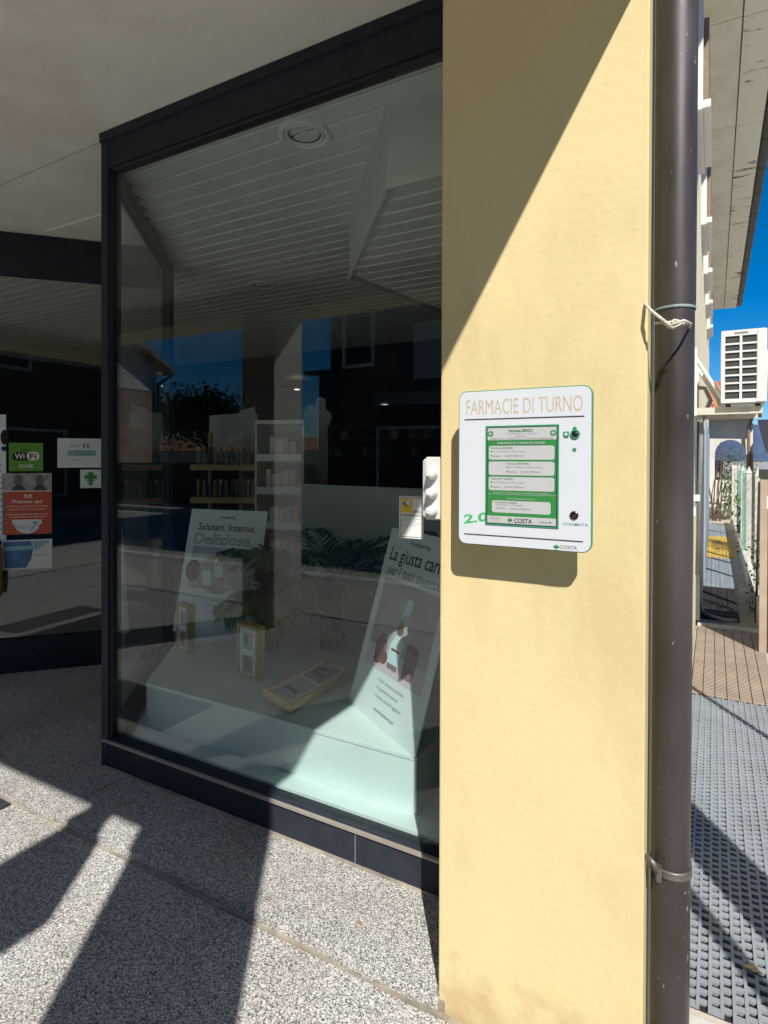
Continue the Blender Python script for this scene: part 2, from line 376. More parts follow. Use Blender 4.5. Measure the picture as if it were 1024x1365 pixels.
def copy_tree(o, parent=None):
    c = o.copy(); COL.objects.link(c)
    if parent is not None: c.parent = parent
    for ch in list(o.children): copy_tree(ch, c)
    return c

def rounded(w, h, r, seg=6, x0=0.0, y0=0.0):
    pts = []
    for cx_, cy_, a0 in ((w - r, h - r, 0), (r, h - r, 90), (r, r, 180), (w - r, r, 270)):
        for k in range(seg + 1):
            a = math.radians(a0 + 90 * k / seg); pts.append((x0 + cx_ + r * math.cos(a), y0 + cy_ + r * math.sin(a)))
    return pts

class Face:
    """a flat printed face: origin (top-left), right and down unit vectors, outward normal"""
    def __init__(s, o, r, d): s.o = Vector(o); s.r = Vector(r).normalized(); s.d = Vector(d).normalized(); s.n = -s.r.cross(s.d); s.flip()
    def flip(s):
        if s.n.dot(CAMP - s.o) < 0: s.n = -s.n
    def uv(s, x, y):
        p = onP(x, y, s.o, s.n) - s.o; return (p.dot(s.r), p.dot(s.d))
    def pt(s, u, v, h=0.0): return s.o + s.r * u + s.d * v + s.n * h
    def poly(s, pts, h, t=0.0006): 
        return MB().extrude([s.pt(u, v, h) for u, v in pts], s.n * t)
    def rect(s, u0, v0, u1, v1, h, t=0.0006): return s.poly([(u0, v0), (u1, v0), (u1, v1), (u0, v1)], h, t)
    def rrect(s, u0, v0, u1, v1, rad, h, t=0.0006): return s.poly(rounded(u1 - u0, v1 - v0, rad, 5, u0, v0), h, t)
    def disc(s, u, v, r, h, t=0.0006, r2=None, seg=24):
        return s.poly([(u + r * math.cos(2 * math.pi * k / seg), v + (r2 or r) * math.sin(2 * math.pi * k / seg)) for k in range(seg)], h, t)

def text(face, s, u0, v0, u1, v1, h, mat, parent, name='lettering', bold=0.0, shear=0.0, outline=False, align=True):
    """lettering fitted into the rectangle u0..u1, v0 (top) .. v1 (baseline) of a face"""
    cu = bpy.data.curves.new('lettering', 'FONT'); cu.body = s; cu.offset = bold; cu.shear = shear
    cu.resolution_u = 3
    if outline: cu.fill_mode = 'NONE'; cu.bevel_depth = 0.016; cu.bevel_resolution = 0
    to = bpy.data.objects.new('lettering', cu); COL.objects.link(to)
    dg = bpy.context.evaluated_depsgraph_get()
    me = bpy.data.meshes.new_from_object(to.evaluated_get(dg))
    bpy.data.objects.remove(to); bpy.data.curves.remove(cu)
    xs = [v.co.x for v in me.vertices]; ys = [v.co.y for v in me.vertices]
    if not xs: return None
    x0, x1 = min(xs), max(xs)
    desc = any(c in 'gjpqy,' for c in s)
    y0 = 0.0 if (desc and align) else min(ys); y1 = max(ys)
    sx = (u1 - u0) / (x1 - x0); sy = (v1 - v0) / (y1 - y0)
    for v in me.vertices:
        u = u0 + (v.co.x - x0) * sx; w = v1 - (v.co.y - y0) * sy
        v.co = face.pt(u, w, h + (v.co.z * 0.0 if not outline else 0.0003 + v.co.z * 0.01))
    me.materials.clear(); me.materials.append(mat)
    o = bpy.data.objects.new(name, me); COL.objects.link(o); o.parent = parent
    return o

# ================================================================== THE PLACE
D = 1.52            # front face of the corner pillar
YW = 1.85           # outer face of the shop window
SOF = 3.066         # soffit of the porch
BEAM = 2.835        # underside of the porch beam
YB0, YB1 = -0.87, -0.45
PXL = onY(587, 700, D).x; PXR = onY(861.5, 700, D).x     # pillar edges
XW = PXR            # wall along the alley
XE = -0.04          # end of the porch roof
CEIL = 2.96

# ---- ground
struct(MB().prism([(-900, -900), (900, -900), (900, 900), (-900, 900)], -0.6, -0.156).build('ground', ASPHALT))
# road paint
struct(bx((-60, -3.34, -0.152), (60, -3.16, -0.1500)).build('road_marking', LINE))
struct(bx((-60, -8.6, -0.152), (60, -8.47, -0.1515)).build('road_marking', LINE))
# pavement beyond the road
struct(bx((-60, -10.4, -0.4), (60, -8.85, -0.03)).build('pavement', CONC))
struct(bx((-60, -2.55, -0.4), (60, -1.142, -0.05)).build('pavement', simple('pale_paving', (0.50, 0.475, 0.42), 0.85, 0.10, 3, bump=0.3)))
struct(bx((-60, -2.70, -0.4), (60, -2.552, -0.046)).build('kerb', STONE, bevel=0.01))
kerb = struct(bx((-60, -1.14, -0.4), (3.0, -1.0, -0.028)).build('kerb', STONE, bevel=0.01))
# porch floor: big granite slabs of the lower level
pf = struct(bx((-9, -1.0, -0.4), (0.0, 1.497, -0.044)).build('porch_floor', MORTAR))
xs = [-9, -7.45, -5.9, -4.35, -2.8, 0.0]
ys = [-0.998, 0.18, 1.492]
for i in range(len(xs) - 1):
    for j in range(2):
        bx((xs[i] + 0.002, ys[j] + 0.002, -0.1), (xs[i + 1] - 0.002, ys[j + 1] - 0.002, -0.036)).build('slab', GRANITE, pf, bevel=0.002)
# upper granite strip under the window
pu = struct(bx((-9, 1.512, -0.4), (PXL + 0.02, 6.0, -0.012)).build('threshold_floor', MORTAR))
xs = [-9, -6.2, -4.25, -2.42, PXL + 0.004]
for i in range(len(xs) - 1):
    bx((xs[i] + 0.0006, 1.505, -0.06), (xs[i + 1] - 0.0006, 6.0, 0.0)).build('slab', GRANITE2, pu, bevel=0.004)
m = MB()
random.seed(3)
x = -9.0
while x < -0.1:
    L = random.uniform(0.05, 0.16)
    m.obox((x, 1.490 + random.uniform(-.004, .003), -0.045), (L + 0.02, random.uniform(-.003, .003), 0), (0, 0.014, 0), (0, 0, random.uniform(0.0085, 0.0125))); x += L
m.build('mortar_joint', MORTAR, pf)

# ---- building: pillar, alley wall, porch roof, columns, eave
bld = thing('pharmacy_building', 'yellow rendered building with corner pillar, porch columns and deep eave over the alley', 'building')
bx((PXL, D, -0.3), (XW, 2.35, 3.7)).build('corner_pillar', WALL, bld, bevel=0.004)
bx((XW - 0.35, 2.351, -0.3), (XW - 0.0015, 18.8, 5.75)).build('side_wall', CREAM, bld)
bx((-9, 1.53, 3.42), (XW - 0.003, 18.7, 5.72)).build('upper_storey', CREAM, bld)
MB().prism([(-9, YB0 + 0.002), (XE - 0.002, YB0 + 0.002), (XE - 0.002, D - 0.002), (PXL + 0.1, D - 0.002), (PXL + 0.1, 6), (-9, 6)], SOF, 3.42).build('porch_soffit', SOFFIT, bld)
bx((-9, YB0, BEAM), (XE, YB1, SOF + 0.02)).build('porch_beam', WALL, bld)
bx((XE - 0.34, YB1 + 0.001, BEAM + 0.001), (XE - 0.001, D - 0.001, SOF + 0.02)).build('porch_beam', WALL, bld)
for x0 in (-0.42, -3.86):
    bx((x0, YB0 + 0.003, -0.3), (x0 + 0.38, YB1 - 0.003, BEAM + 0.003)).build('porch_column', WHITE_R, bld, bevel=0.004)
bx((-7.3, YB0 + 0.003, -0.3), (-6.92, YB1 - 0.003, BEAM + 0.003)).build('porch_column', WHITE_R, bld, bevel=0.004)
# thin joint lines on the soffit
m = MB(); a = onZ(0, 247, SOF); b_ = onZ(133, 190, SOF); m.tube([a - (b_ - a) * 0.6, b_ + (b_ - a) * 0.1], 0.0022, 6); m.build('soffit_joint', simple('joint_dark', (0.30, 0.26, 0.20), 0.9), bld)
m = MB(); a = onZ(62, 308, SOF); b_ = onZ(134, 286, SOF)
m.tube([a, b_ + (b_ - a) * 0.5], 0.012, 8); m.build('cable_conduit', WHITE_R, bld)

# eave over the alley
ZE = 5.7
YE0, YE1 = 2.4, 19.0
e_out = onZ(982, 408, ZE); e_in = onZ(950, 409, ZE); e_mid = onZ(966, 409, ZE)
xo, xm = e_out.x, e_mid.x
eave = bx((XW - 0.1, YE0, ZE + 0.10), (xo, YE1, ZE + 0.22)).build('eave', WHITE_R, bld)
y = YE0
k = 0
while y < YE1 - 0.1:
    L = min(2.1, YE1 - y)
    bx((XW - 0.002, y, ZE + 0.012), (xm - 0.012, y + L - 0.012, ZE + 0.101)).build('soffit_board', SOFFIT, eave)
    bx((xm, y, ZE), (xo - 0.002, y + L - 0.010, ZE + 0.102)).build('fascia_board', PEEL, eave)
    y += L
g = MB().tube([(xo + 0.065, YE0, ZE + 0.10), (xo + 0.065, YE1, ZE + 0.10)], 0.075, 12); 
y = YE0 + 0.6
while y < YE1:
    g.tube([(xo + 0.065, y, ZE + 0.10), (xo + 0.065, y + 0.02, ZE + 0.10)], 0.08, 12); y += 0.9
g.build('gutter', GUTTER, bld, smooth=False)

# upper windows along the alley wall, seen almost edge-on: white surround, brown shutter
for yc in (5.35, 7.7, 9.6, 11.4, 13.4):
    su = bx((XW - 0.01, yc - 0.55, 4.0), (XW + 0.05, yc + 0.55, 4.9)).build('window_surround', WHITE_P, bld)
    bx((XW + 0.051, yc - 0.42, 4.1), (XW + 0.085, yc + 0.42, 4.72)).build('shutter', SHUT, su)
    bx((XW + 0.051, yc - 0.5, 4.03), (XW + 0.10, yc + 0.5, 4.085)).build('sill', WHITE_P, su)
# ground-floor shutters: tall blue-grey panel, cream trim
bx((XW, 6.2, 0.02), (XW + 0.035, 8.1, 1.86)).build('dark_shutter', simple('dark_shutter_paint', (0.10, 0.105, 0.10), 0.6), bld)
bx((XW, 8.3, 0.02), (XW + 0.05, 11.5, 2.0)).build('blue_shutter', BLUEGREY, bld)
bx((XW, 11.9, 0.02), (XW + 0.05, 15.0, 2.0)).build('blue_shutter', BLUEGREY, bld)
MB().tube([(XW + 0.03, 3.4, 0.0), (XW + 0.03, 3.4, 4.3)], 0.018, 8).build('conduit', WHITE_P, bld)
MB().tube([(XW + 0.02, 2.6, 0.0), (XW + 0.02, 2.6, 5.3)], 0.012, 8).build('conduit', CREAM, bld)
bx((XW, 3.36, 1.22), (XW + 0.06, 3.44, 1.26)).build('conduit_clip', WHITE_P, bld)
bx((XW, 4.6, 1.22), (XW + 0.055, 4.7, 1.26)).build('conduit_clip', WHITE_P, bld)

# ---- shop window frame and glass
E = Vector((-3.56, 3.11)); Cn = Vector((onY(135.5, 600, YW).x, YW))
XR = PXL + 0.02
win = thing('shop_window', 'large shop window in a dark anthracite frame left of the yellow pillar', 'window')
zt = SOF
zg1 = onY(148, 222, YW).z; zg0 = onY(150, 985, YW).z
zg1 = 0.2 * zg1 + 0.8 * onY(588, 68, YW).z + 0.012; zg0 = 0.5 * (zg0 + onY(570, 1141, YW).z)
bx((Cn.x, YW, zg1), (XR, YW + 0.07, zt - 0.001)).build('head_rail', FRAME, win, bevel=0.002)
bx((Cn.x, YW - 0.012, zt - 0.045), (XR, YW, zt - 0.002)).build('head_flashing', FRAME, win)
bx((Cn.x, YW, 0.0), (XR, YW + 0.07, zg0)).build('bottom_rail', FRAME, win, bevel=0.002)
bx((Cn.x + 0.02, YW - 0.014, zg0 - 0.012), (XR, YW + 0.001, zg0 - 0.002)).build('glazing_bead', simple('bead_alu', (0.30, 0.27, 0.24), 0.5), win)
bx((Cn.x + 0.02, YW - 0.006, 0.0), (XR, YW + 0.001, 0.010)).build('floor_sealant', MORTAR, win)
bx((Cn.x, YW - 0.003, 0.001), (Cn.x + 0.052, YW + 0.072, zt - 0.003)).build('corner_post', FRAME, win, bevel=0.002)
bx((Cn.x + 0.0525, YW + 0.008, zg0), (Cn.x + 0.068, YW + 0.05, zg1)).build('glazing_bead', BLACK, win)
bx((Cn.x + 0.0525, YW + 0.008, zg1 - 0.016), (XR, YW + 0.05, zg1 - 0.0005)).build('glazing_bead', BLACK, win)
bx((XR - 0.10, YW - 0.003, 0.002), (XR, YW + 0.071, zt - 0.003)).build('end_post', FRAME, win)
bx((Cn.x + 0.05, YW + 0.022, zg0 - 0.02), (XR, YW + 0.030, zg1 + 0.02)).build('pane', GLASS, win)
# rail seam seen as a pale vertical line
sx_ = onY(473, 1140, YW).x
bx((sx_, YW - 0.0008, 0.012), (sx_ + 0.004, YW + 0.001, zg0 - 0.015)).build('rail_seam', simple('seam', (0.16, 0.19, 0.23), 0.5), win)

# angled side return of the show window
def vplane(p, q, z0, z1, t, off=0.0):
    """upright slab from plan point p to q"""
    d = (q - p); nrm = Vector((-d.y, d.x)).normalized()
    m = MB(); m.obox((p.x + nrm.x * off, p.y + nrm.y * off, z0), (d.x, d.y, 0), (nrm.x * t, nrm.y * t, 0), (0, 0, z1 - z0)); return m
C0 = Vector((Cn.x + 0.012, YW + 0.073)); ds = (E - C0).normalized()
side = thing('side_glazing', 'angled side pane of the show window returning to the entrance', 'window')
vplane(C0, E, 0.0, zg0, 0.05).build('bottom_rail', FRAME, side)
vplane(C0, E, zg1 - 0.02, zt - 0.004, 0.05).build('head_rail', FRAME, side)
vplane(C0, C0 + ds * 0.05, zg0, zg1 - 0.02, 0.05).build('post', FRAME, side)
vplane(E - ds * 0.06, E, zg0, zg1 - 0.02, 0.05).build('post', FRAME, side)
vplane(C0 + ds * 0.045, E - ds * 0.055, zg0 - 0.01, zg1 - 0.01, 0.008, 0.02).build('pane', GLASS_C, side)

# entrance glazing
P0 = Vector((-4.313, 2.292)); dd = (E - P0).normalized(); PL = E - dd * 4.5
ent = thing('entrance_glazing', 'dark framed glass entrance with stickers, set back under the porch', 'entrance')
T0, T1 = 2.77, 0.235
nd = Vector((dd.y, -dd.x))           # outward
def dslab(a, b, z0, z1, t=0.06, off=0.0):
    p = E - dd * a + nd * off; q = E - dd * b + nd * off
    m = MB(); m.obox((p.x, p.y, z0), ((q - p).x, (q - p).y, 0), (-nd.x * t, -nd.y * t, 0), (0, 0, z1 - z0)); return m
dslab(-0.02, 4.5, T0, SOF - 0.004).build('head_rail', FRAME, ent)
dslab(-0.02, 4.5, 0.0, T1).build('bottom_rail', FRAME, ent)
dslab(-0.02, 0.07, T1, T0, 0.058, -0.001).build('post', FRAME, ent)
dslab(2.0, 2.08, T1, T0, 0.058, -0.001).build('post', FRAME, ent)
dslab(3.3, 3.38, T1, T0, 0.058, -0.001).build('post', FRAME, ent)
dslab(0.06, 2.01, T1 - 0.01, T0 + 0.01, 0.008, -0.025).build('pane', GLASS_D, ent)
dslab(2.07, 4.5, T1 - 0.01, T0 + 0.01, 0.008, -0.025).build('pane', GLASS_D, ent)

# ---- interior shell
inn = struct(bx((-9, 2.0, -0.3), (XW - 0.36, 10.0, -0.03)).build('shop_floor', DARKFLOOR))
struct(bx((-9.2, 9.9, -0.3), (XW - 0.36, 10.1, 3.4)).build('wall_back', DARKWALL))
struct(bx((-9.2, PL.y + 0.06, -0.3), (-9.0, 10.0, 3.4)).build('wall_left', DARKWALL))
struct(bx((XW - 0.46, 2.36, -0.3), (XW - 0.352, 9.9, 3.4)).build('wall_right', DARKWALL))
INN = [(XW - 0.36, 1.93), (C0.x + 0.06, 1.93), (E.x + 0.03, E.y + 0.03), (PL.x - 0.05, PL.y + 0.05), (-9, PL.y + 0.05), (-9, 9.9), (XW - 0.36, 9.9)]
ceil = struct(MB().prism(INN, CEIL + 0.02, CEIL + 0.1).build('ceiling', SLATG))
# ceiling slats running along the window, each clipped to the room outline
def side_x(y):        # plan x of the glazing line at depth y (keeps the slats indoors)
    if y <= E.y: 
        return C0.x + (E.x - C0.x) * (y - C0.y) / (E.y - C0.y) + 0.06
    return -8.9
def door_x(y): return E.x - dd.x * (E.y - y) / dd.y
struct(bx((-9.0, PL.y + 0.06, -0.3), (PL.x - 0.01, PL.y + 0.2, SOF)).build('wall_front', WHITE_R))
y = YW + 0.075
pitch = 0.117
while y < 6.6:
    x0 = side_x(y + pitch)
    xr = XW - 0.37
    s = MB()
    # a shallow tray with a rolled lip along one edge
    prof = [(0.006, 0.006), (0.010, 0.0), (pitch - 0.012, 0.0), (pitch - 0.006, 0.008), (pitch - 0.006, 0.025), (0.006, 0.025)]
    s.extrude([(x0, y + a, CEIL + b) for a, b in prof], (xr - x0, 0, 0))
    s.build('slat', SLAT, ceil)
    if y + pitch < E.y:      # ceiling behind the entrance, seen through the door glass
        xd = door_x(y) - 0.12
        s = MB(); s.extrude([(-8.9, y + a, CEIL + b) for a, b in prof], (xd + 8.9, 0, 0)); s.build('slat', SLAT, ceil)
    y += pitch
# ceiling slats left of the side return, behind the entrance doors
# dropped bulkhead
A = onZ(515, 139, CEIL); ZL = 2.61
A = Vector((-1.171, 2.123)); B = Vector((-1.96, 3.076)); Cc = Vector((-1.81, 4.18))
xr = XW - 0.372
blk = struct(MB().prism([(A.x, A.y), (B.x, B.y), (Cc.x, Cc.y), (-1.2, 4.9), (xr, 4.9), (xr, A.y)], ZL + 0.024, CEIL + 0.015).build('bulkhead', BULK))
edge = [(A, B), (B, Cc)]
for p, q in ((A, B), (B, Cc), (Vector((xr, A.y)), A)):
    vplane(p, q, ZL - 0.012, ZL + 0.035, 0.012, -0.006).build('edge_trim', SLAT, blk)
y = A.y + 0.02
while y < 4.8:
    ym = y + pitch / 2
    if ym < B.y: x0 = A.x + (B.x - A.x) * (y + pitch - A.y) / (B.y - A.y) + 0.10
    elif ym < Cc.y: x0 = B.x + (Cc.x - B.x) * (ym - B.y) / (Cc.y - B.y) + 0.04
    else: x0 = Cc.x + (ym - Cc.y) * 0.85 + 0.1
    s = MB(); prof = [(0.006, 0.006), (0.010, 0.0), (pitch - 0.012, 0.0), (pitch - 0.006, 0.008), (pitch - 0.006, 0.02), (0.006, 0.02)]
    s.extrude([(x0, y + a, ZL + 0.008 + b) for a, b in prof], (xr - x0, 0, 0)); s.build('slat', SLAT, blk); y += pitch

# recessed downlights in the show-window ceiling
def downlight(px, py, label):
    p = onZ(px, py, CEIL - 0.005)
    t = thing('downlight', label, 'ceiling light', (p.x, p.y, CEIL))
    MB().lathe([(0.118, 0.012), (0.118, -0.008), (0.112, -0.014), (0.100, -0.014), (0.094, -0.008), (0.094, 0.012)], (0, 0, 0), seg=36).build('trim_ring', PAPER, t, smooth=True)
    MB().lathe([(0.090, 0.012), (0.090, -0.006), (0.080, -0.010), (0.074, 0.0), (0.074, 0.012)], (0, 0, 0), seg=36).build('inner_ring', PAPER, t, smooth=True)
    MB().lathe([(0.073, -0.004), (0.055, 0.008), (0.02, 0.011), (0.0005, 0.011)], (0, 0, 0), seg=36).build('reflector', SMOKE, t, smooth=True)
    bx((-0.022, -0.010, -0.004), (0.022, 0.010, 0.010)).build('bulb', WHITE_P, t, bevel=0.004)
    return t
downlight(406, 180, 'round white unlit downlight above the shop window, close to the head rail')
downlight(349, 380, 'round white unlit downlight deeper in the slatted ceiling')

# ---- display platforms
lower = MB().prism([(XR - 0.02, YW + 0.075), (C0.x + 0.12, YW + 0.075), (E.x + 0.16, E.y - 0.05), (-2.95, 3.62), (-0.62, 3.2), (-0.62, YW + 0.075)], -0.03, 0.150).build('display_plinth', MINT)
tag(lower, 'low pale mint plinth filling the floor of the show window', 'plinth')
ZS = 0.37
sf = onZ(552, 1012, ZS); sl = onZ(200, 908, ZS)
YS = 0.5 * (sf.y + sl.y)
step = MB().prism([(sf.x, YS), (sl.x, YS), (sl.x - 0.72, YS + 1.0), (-2.85, 3.46), (sf.x, 3.2)], 0.151, ZS - 0.018)
st = thing('display_step', 'raised pale mint display step standing on the plinth behind the glass', 'display step')
step.build('body', MINT, st)
MB().prism([(sf.x + 0.004, YS - 0.004), (sl.x - 0.003, YS - 0.004), (sl.x - 0.725, YS + 1.0), (-2.85, 3.47), (sf.x + 0.004, 3.21)], ZS - 0.0175, ZS).build('top_board', MINT, st, bevel=0.0015)
bx((onZ(497, 1078, 0.152).x, onZ(497, 1078, 0.152).y, 0.1515), (onZ(497, 1078, 0.152).x + 0.012, onZ(497, 1078, 0.152).y + 0.03, 0.153)).build('price_tag', PAPER)
tag(bpy.data.objects['price_tag'], 'tiny white paper tag lying on the sunlit mint plinth', 'paper tag')

# low partition behind the display
pt = thing('partition', 'low grey green partition closing the back of the show window', 'partition')
p = Vector((-2.72, 3.60)); q = Vector((-0.62, 3.22))
vplane(p, q, -0.03, 1.0, 0.03).build('panel', PARTITION, pt)
vplane(p, q, 1.003, 1.295, 0.03).build('panel', PARTITION, pt)
vplane(p, q, 1.296, 1.312, 0.04, -0.005).build('cap', PARTITION, pt)

# ---- posters
def poster_board(o, r, d, w, h, name, label):
    f = Face(o, r, d)
    t = thing(name, label, 'poster')
    MB().extrude([f.pt(0, 0, -0.006), f.pt(w, 0, -0.006), f.pt(w, h, -0.006), f.pt(0, h, -0.006)], f.n * 0.006).build('board', CARD, t)
    return t, f
PB1 = onZ(465, 935, ZS); PB2 = onZ(552, 1010, ZS)
rdir = (PB2 - PB1); rdir.z = 0; rdir.normalize()
back = Vector((-rdir.y, rdir.x, 0))
if back.y < 0: back = -back
lean = 0.275
dv = -(back * lean + Vector((0, 0, math.sqrt(1 - lean ** 2))))
base = PB1 + Vector((0, 0, 0.001))
H2, W2 = 0.832, 0.594
o2 = base - dv * H2
t2, f2 = poster_board(o2, rdir, dv, W2, H2, 'leaning_poster', 'leaning white poster reading La giusta carica beside the pillar')
def P2(zx, zy): return f2.uv(460 + zx / 4.266, 700 + zy / 4.266)
PRP = simple('print_mauve', (0.42, 0.37, 0.40), 0.5, 0.22, 3.5)
PRPL = simple('print_pale_pink', (0.62, 0.54, 0.60), 0.5, 0.04, 6)
TUBE = simple('print_tube', (0.36, 0.43, 0.43), 0.5, 0.25, 12, stretch=(3, 3, 0.5))
TUBEL = simple('print_tube_pale', (0.60, 0.74, 0.80), 0.5, 0.04)
COCOA = simple('print_cocoa', (0.16, 0.07, 0.055), 0.5, 0.25, 60)
PURP = simple('print_purple', (0.24, 0.15, 0.20), 0.5, 0.15, 30)
h0 = 0.0004
a = P2(375, 120); b_ = P2(448, 140)
text(f2, 'foodspring', a[0], 0.043, a[0] + 0.16, 0.062, h0, INK, t2, bold=0.015)
text(f2, 'La giusta carica', 0.045, 0.085, 0.545, 0.148, h0, INK, t2, bold=0.012, shear=0.12)
text(f2, 'per i tuoi muscoli.', 0.055, 0.168, 0.525, 0.215, h0, INK, t2, shear=0.12, outline=True)
f2.rect(0.055, 0.235, 0.54, 0.53, h0).build('picture', PRP, t2)
f2.rect(0.055, 0.5306, 0.54, 0.625, h0).build('picture', PRPL, t2)
m = f2.poly([(0.235, 0.29), (0.345, 0.29), (0.335, 0.575), (0.245, 0.575)], h0 + 0.0007); m.build('printed_tube', TUBE, t2)
f2.poly([(0.238, 0.50), (0.285, 0.43), (0.338, 0.47), (0.335, 0.574), (0.246, 0.574)], h0 + 0.0014).build('printed_tube_label', TUBEL, t2)
f2.poly([(0.30, 0.29), (0.343, 0.291), (0.338, 0.35), (0.275, 0.37)], h0 + 0.0014).build('printed_glint', TUBEL, t2)
f2.rect(0.248, 0.5755, 0.332, 0.597, h0 + 0.0007).build('printed_tube_foot', PURP, t2)
f2.rect(0.256, 0.51, 0.325, 0.520, h0 + 0.0022).build('printed_band', COCOA, t2)
f2.disc(0.292, 0.425, 0.026, h0 + 0.0022).build('printed_cookie', COCOA, t2)
f2.rect(0.283, 0.385, 0.302, 0.425, h0 + 0.0030).build('printed_cookie', COCOA, t2)
f2.disc(0.168, 0.535, 0.05, h0 + 0.0008, r2=0.065).build('printed_bowl', PURP, t2)
f2.disc(0.205, 0.565, 0.035, h0 + 0.0016, r2=0.03).build('printed_pieces', COCOA, t2)
f2.disc(0.155, 0.585, 0.028, h0 + 0.0016, r2=0.02).build('printed_pieces', COCOA, t2)
f2.poly([(0.365, 0.475), (0.47, 0.475), (0.458, 0.60), (0.377, 0.60)], h0 + 0.0008).build('printed_cup', PURP, t2)
f2.disc(0.4175, 0.476, 0.052, h0 + 0.0016, r2=0.016).build('printed_cup_rim', COCOA, t2)
for k, s_ in enumerate(('✓ Alto contenuto proteico', '✓ Ingredienti naturali', '✓ Senza zuccheri aggiunti')):
    text(f2, s_.replace('✓', '√'), 0.205, 0.652 + 0.033 * k, 0.205 + (0.225, 0.19, 0.23)[k], 0.667 + 0.033 * k, h0, INKG, t2, bold=0.01, shear=0.15)
text(f2, 'www.foodspring.it', 0.225, 0.772, 0.40, 0.786, h0, INK, t2, bold=0.01)

# poster standing deeper on the step
c_tl = atd(256, 678, 4.06); c_tr = atd(355, 680, 3.86)
r1 = (c_tr - c_tl); r1.z = 0; r1.normalize()
bk = Vector((-r1.y, r1.x, 0)); bk = bk if bk.y > 0 else -bk
dv1 = -(bk * 0.24 + Vector((0, 0, math.sqrt(1 - 0.24 ** 2))))
H1 = (c_tl.z - ZS) / math.sqrt(1 - 0.24 ** 2) - 0.001
t1, f1 = poster_board(c_tl, r1, dv1, W2, H1, 'leaning_poster', 'leaning poster reading Salutari. Intense. Deliziose. behind the small frames')
PGREY = simple('print_blue_grey', (0.38, 0.44, 0.47), 0.5, 0.22, 7); PTAN = simple('print_plate', (0.33, 0.29, 0.26), 0.5, 0.3, 14)
PRED = simple('print_red_bowl', (0.22, 0.07, 0.05), 0.5, 0.1); PDK = simple('print_dark_bar', (0.07, 0.05, 0.05), 0.5, 0.2, 40)
text(f1, 'foodspring', 0.24, 0.040, 0.36, 0.058, h0, INK, t1, bold=0.015)
text(f1, 'Salutari. Intense.', 0.075, 0.092, 0.525, 0.142, h0, INK, t1, bold=0.012, shear=0.12)
text(f1, 'Deliziose.', 0.055, 0.163, 0.515, 0.235, h0, INK, t1, shear=0.12, outline=True)
f1.rect(0.06, 0.25, 0.54, 0.52, h0).build('picture', PGREY, t1)
f1.disc(0.28, 0.42, 0.155, h0 + 0.0007, r2=0.13, seg=36).build('printed_plate', PTAN, t1)
f1.disc(0.455, 0.295, 0.048, h0 + 0.0007).build('printed_bowl', PRED, t1)
f1.disc(0.088, 0.41, 0.06, h0 + 0.0007, r2=0.07).build('printed_bowl', PDK, t1)
f1.poly([(0.245, 0.32), (0.31, 0.315), (0.325, 0.44), (0.265, 0.45)], h0 + 0.0014).build('printed_bar', TUBEL, t1)
f1.poly([(0.16, 0.41), (0.22, 0.40), (0.245, 0.50), (0.18, 0.505)], h0 + 0.0014).build('printed_bar', TUBEL, t1)
f1.poly([(0.34, 0.38), (0.42, 0.375), (0.42, 0.405), (0.345, 0.41)], h0 + 0.0014).build('printed_bar', PDK, t1)
f1.poly([(0.33, 0.42), (0.40, 0.41), (0.41, 0.50), (0.35, 0.51)], h0 + 0.0014).build('printed_bar', TUBE, t1)
for k in range(3):
    text(f1, ('√ Alto contenuto', '√ Ingredienti', '√ Senza zuccheri')[k], 0.20, 0.585 + 0.032 * k, 0.33, 0.598 + 0.032 * k, h0, INKG, t1)

# ---- small picture frames on the step
def pic_frame(name, label, o, r, d, w, h, dep, face_mat=PAPER):
    f = Face(o, r, d); t = thing(name, label, 'picture frame')
    b = 0.016
    for (u0, v0, u1, v1) in ((0, 0, w, b), (0, h - b, w, h), (0, b, b, h - b), (w - b, b, w, h - b)):
        MB().extrude([f.pt(u0, v0, -dep), f.pt(u1, v0, -dep), f.pt(u1, v1, -dep), f.pt(u0, v1, -dep)], f.n * (dep + 0.004)).build('frame_bar', WOOD, t)
    MB().extrude([f.pt(b, b, -0.008), f.pt(w - b, b, -0.008), f.pt(w - b, h - b, -0.008), f.pt(b, h - b, -0.008)], f.n * 0.006).build('mount', face_mat, t)
    vert = h > w
    for k in range(2):
        if vert: q0 = (b + 0.02, b + 0.02 + k * (h - 2 * b) / 2, w - b - 0.02, b + (k + 1) * (h - 2 * b) / 2 - 0.012)
        else: q0 = (b + 0.014 + k * (w - 2 * b) / 2, b + 0.016, b + (k + 1) * (w - 2 * b) / 2 - 0.012, h - b - 0.016)
        f.rect(*q0, -0.0018, 0.0006).build('photo', PTAN if k else PGREY, t)
        u0, v0, u1, v1 = q0; du, dv_ = u1 - u0, v1 - v0
        f.rect(u0 + du * 0.3, v0 + dv_ * 0.15, u0 + du * 0.45, v0 + dv_ * 0.8, -0.001, 0.0006).build('printed_bottle', PDK, t)
        f.rect(u0 + du * 0.58, v0 + dv_ * 0.25, u0 + du * 0.74, v0 + dv_ * 0.8, -0.001, 0.0006).build('printed_bottle', PURP if k else TUBE, t)
    return t
# upright frame in front of the plants
bl = onZ(317, 900, ZS); br_ = onZ(350, 912, ZS)
rr = (br_ - bl); rr.z = 0; rr.normalize()
pic_frame('picture_frame', 'upright light wood box frame with two photos before the potted palm', (bl.x, bl.y, ZS + 0.275), rr, (0, 0, -1), 0.155, 0.274, 0.05)
bl = onZ(236, 864, ZS)
rr2 = Vector((math.cos(math.radians(-18)), math.sin(math.radians(-18)), 0))
pic_frame('picture_frame', 'narrow upright white photo frame leaning before the Deliziose poster', (bl.x, bl.y, ZS + 0.275), rr2, (0, 0, -1), 0.15, 0.274, 0.045)
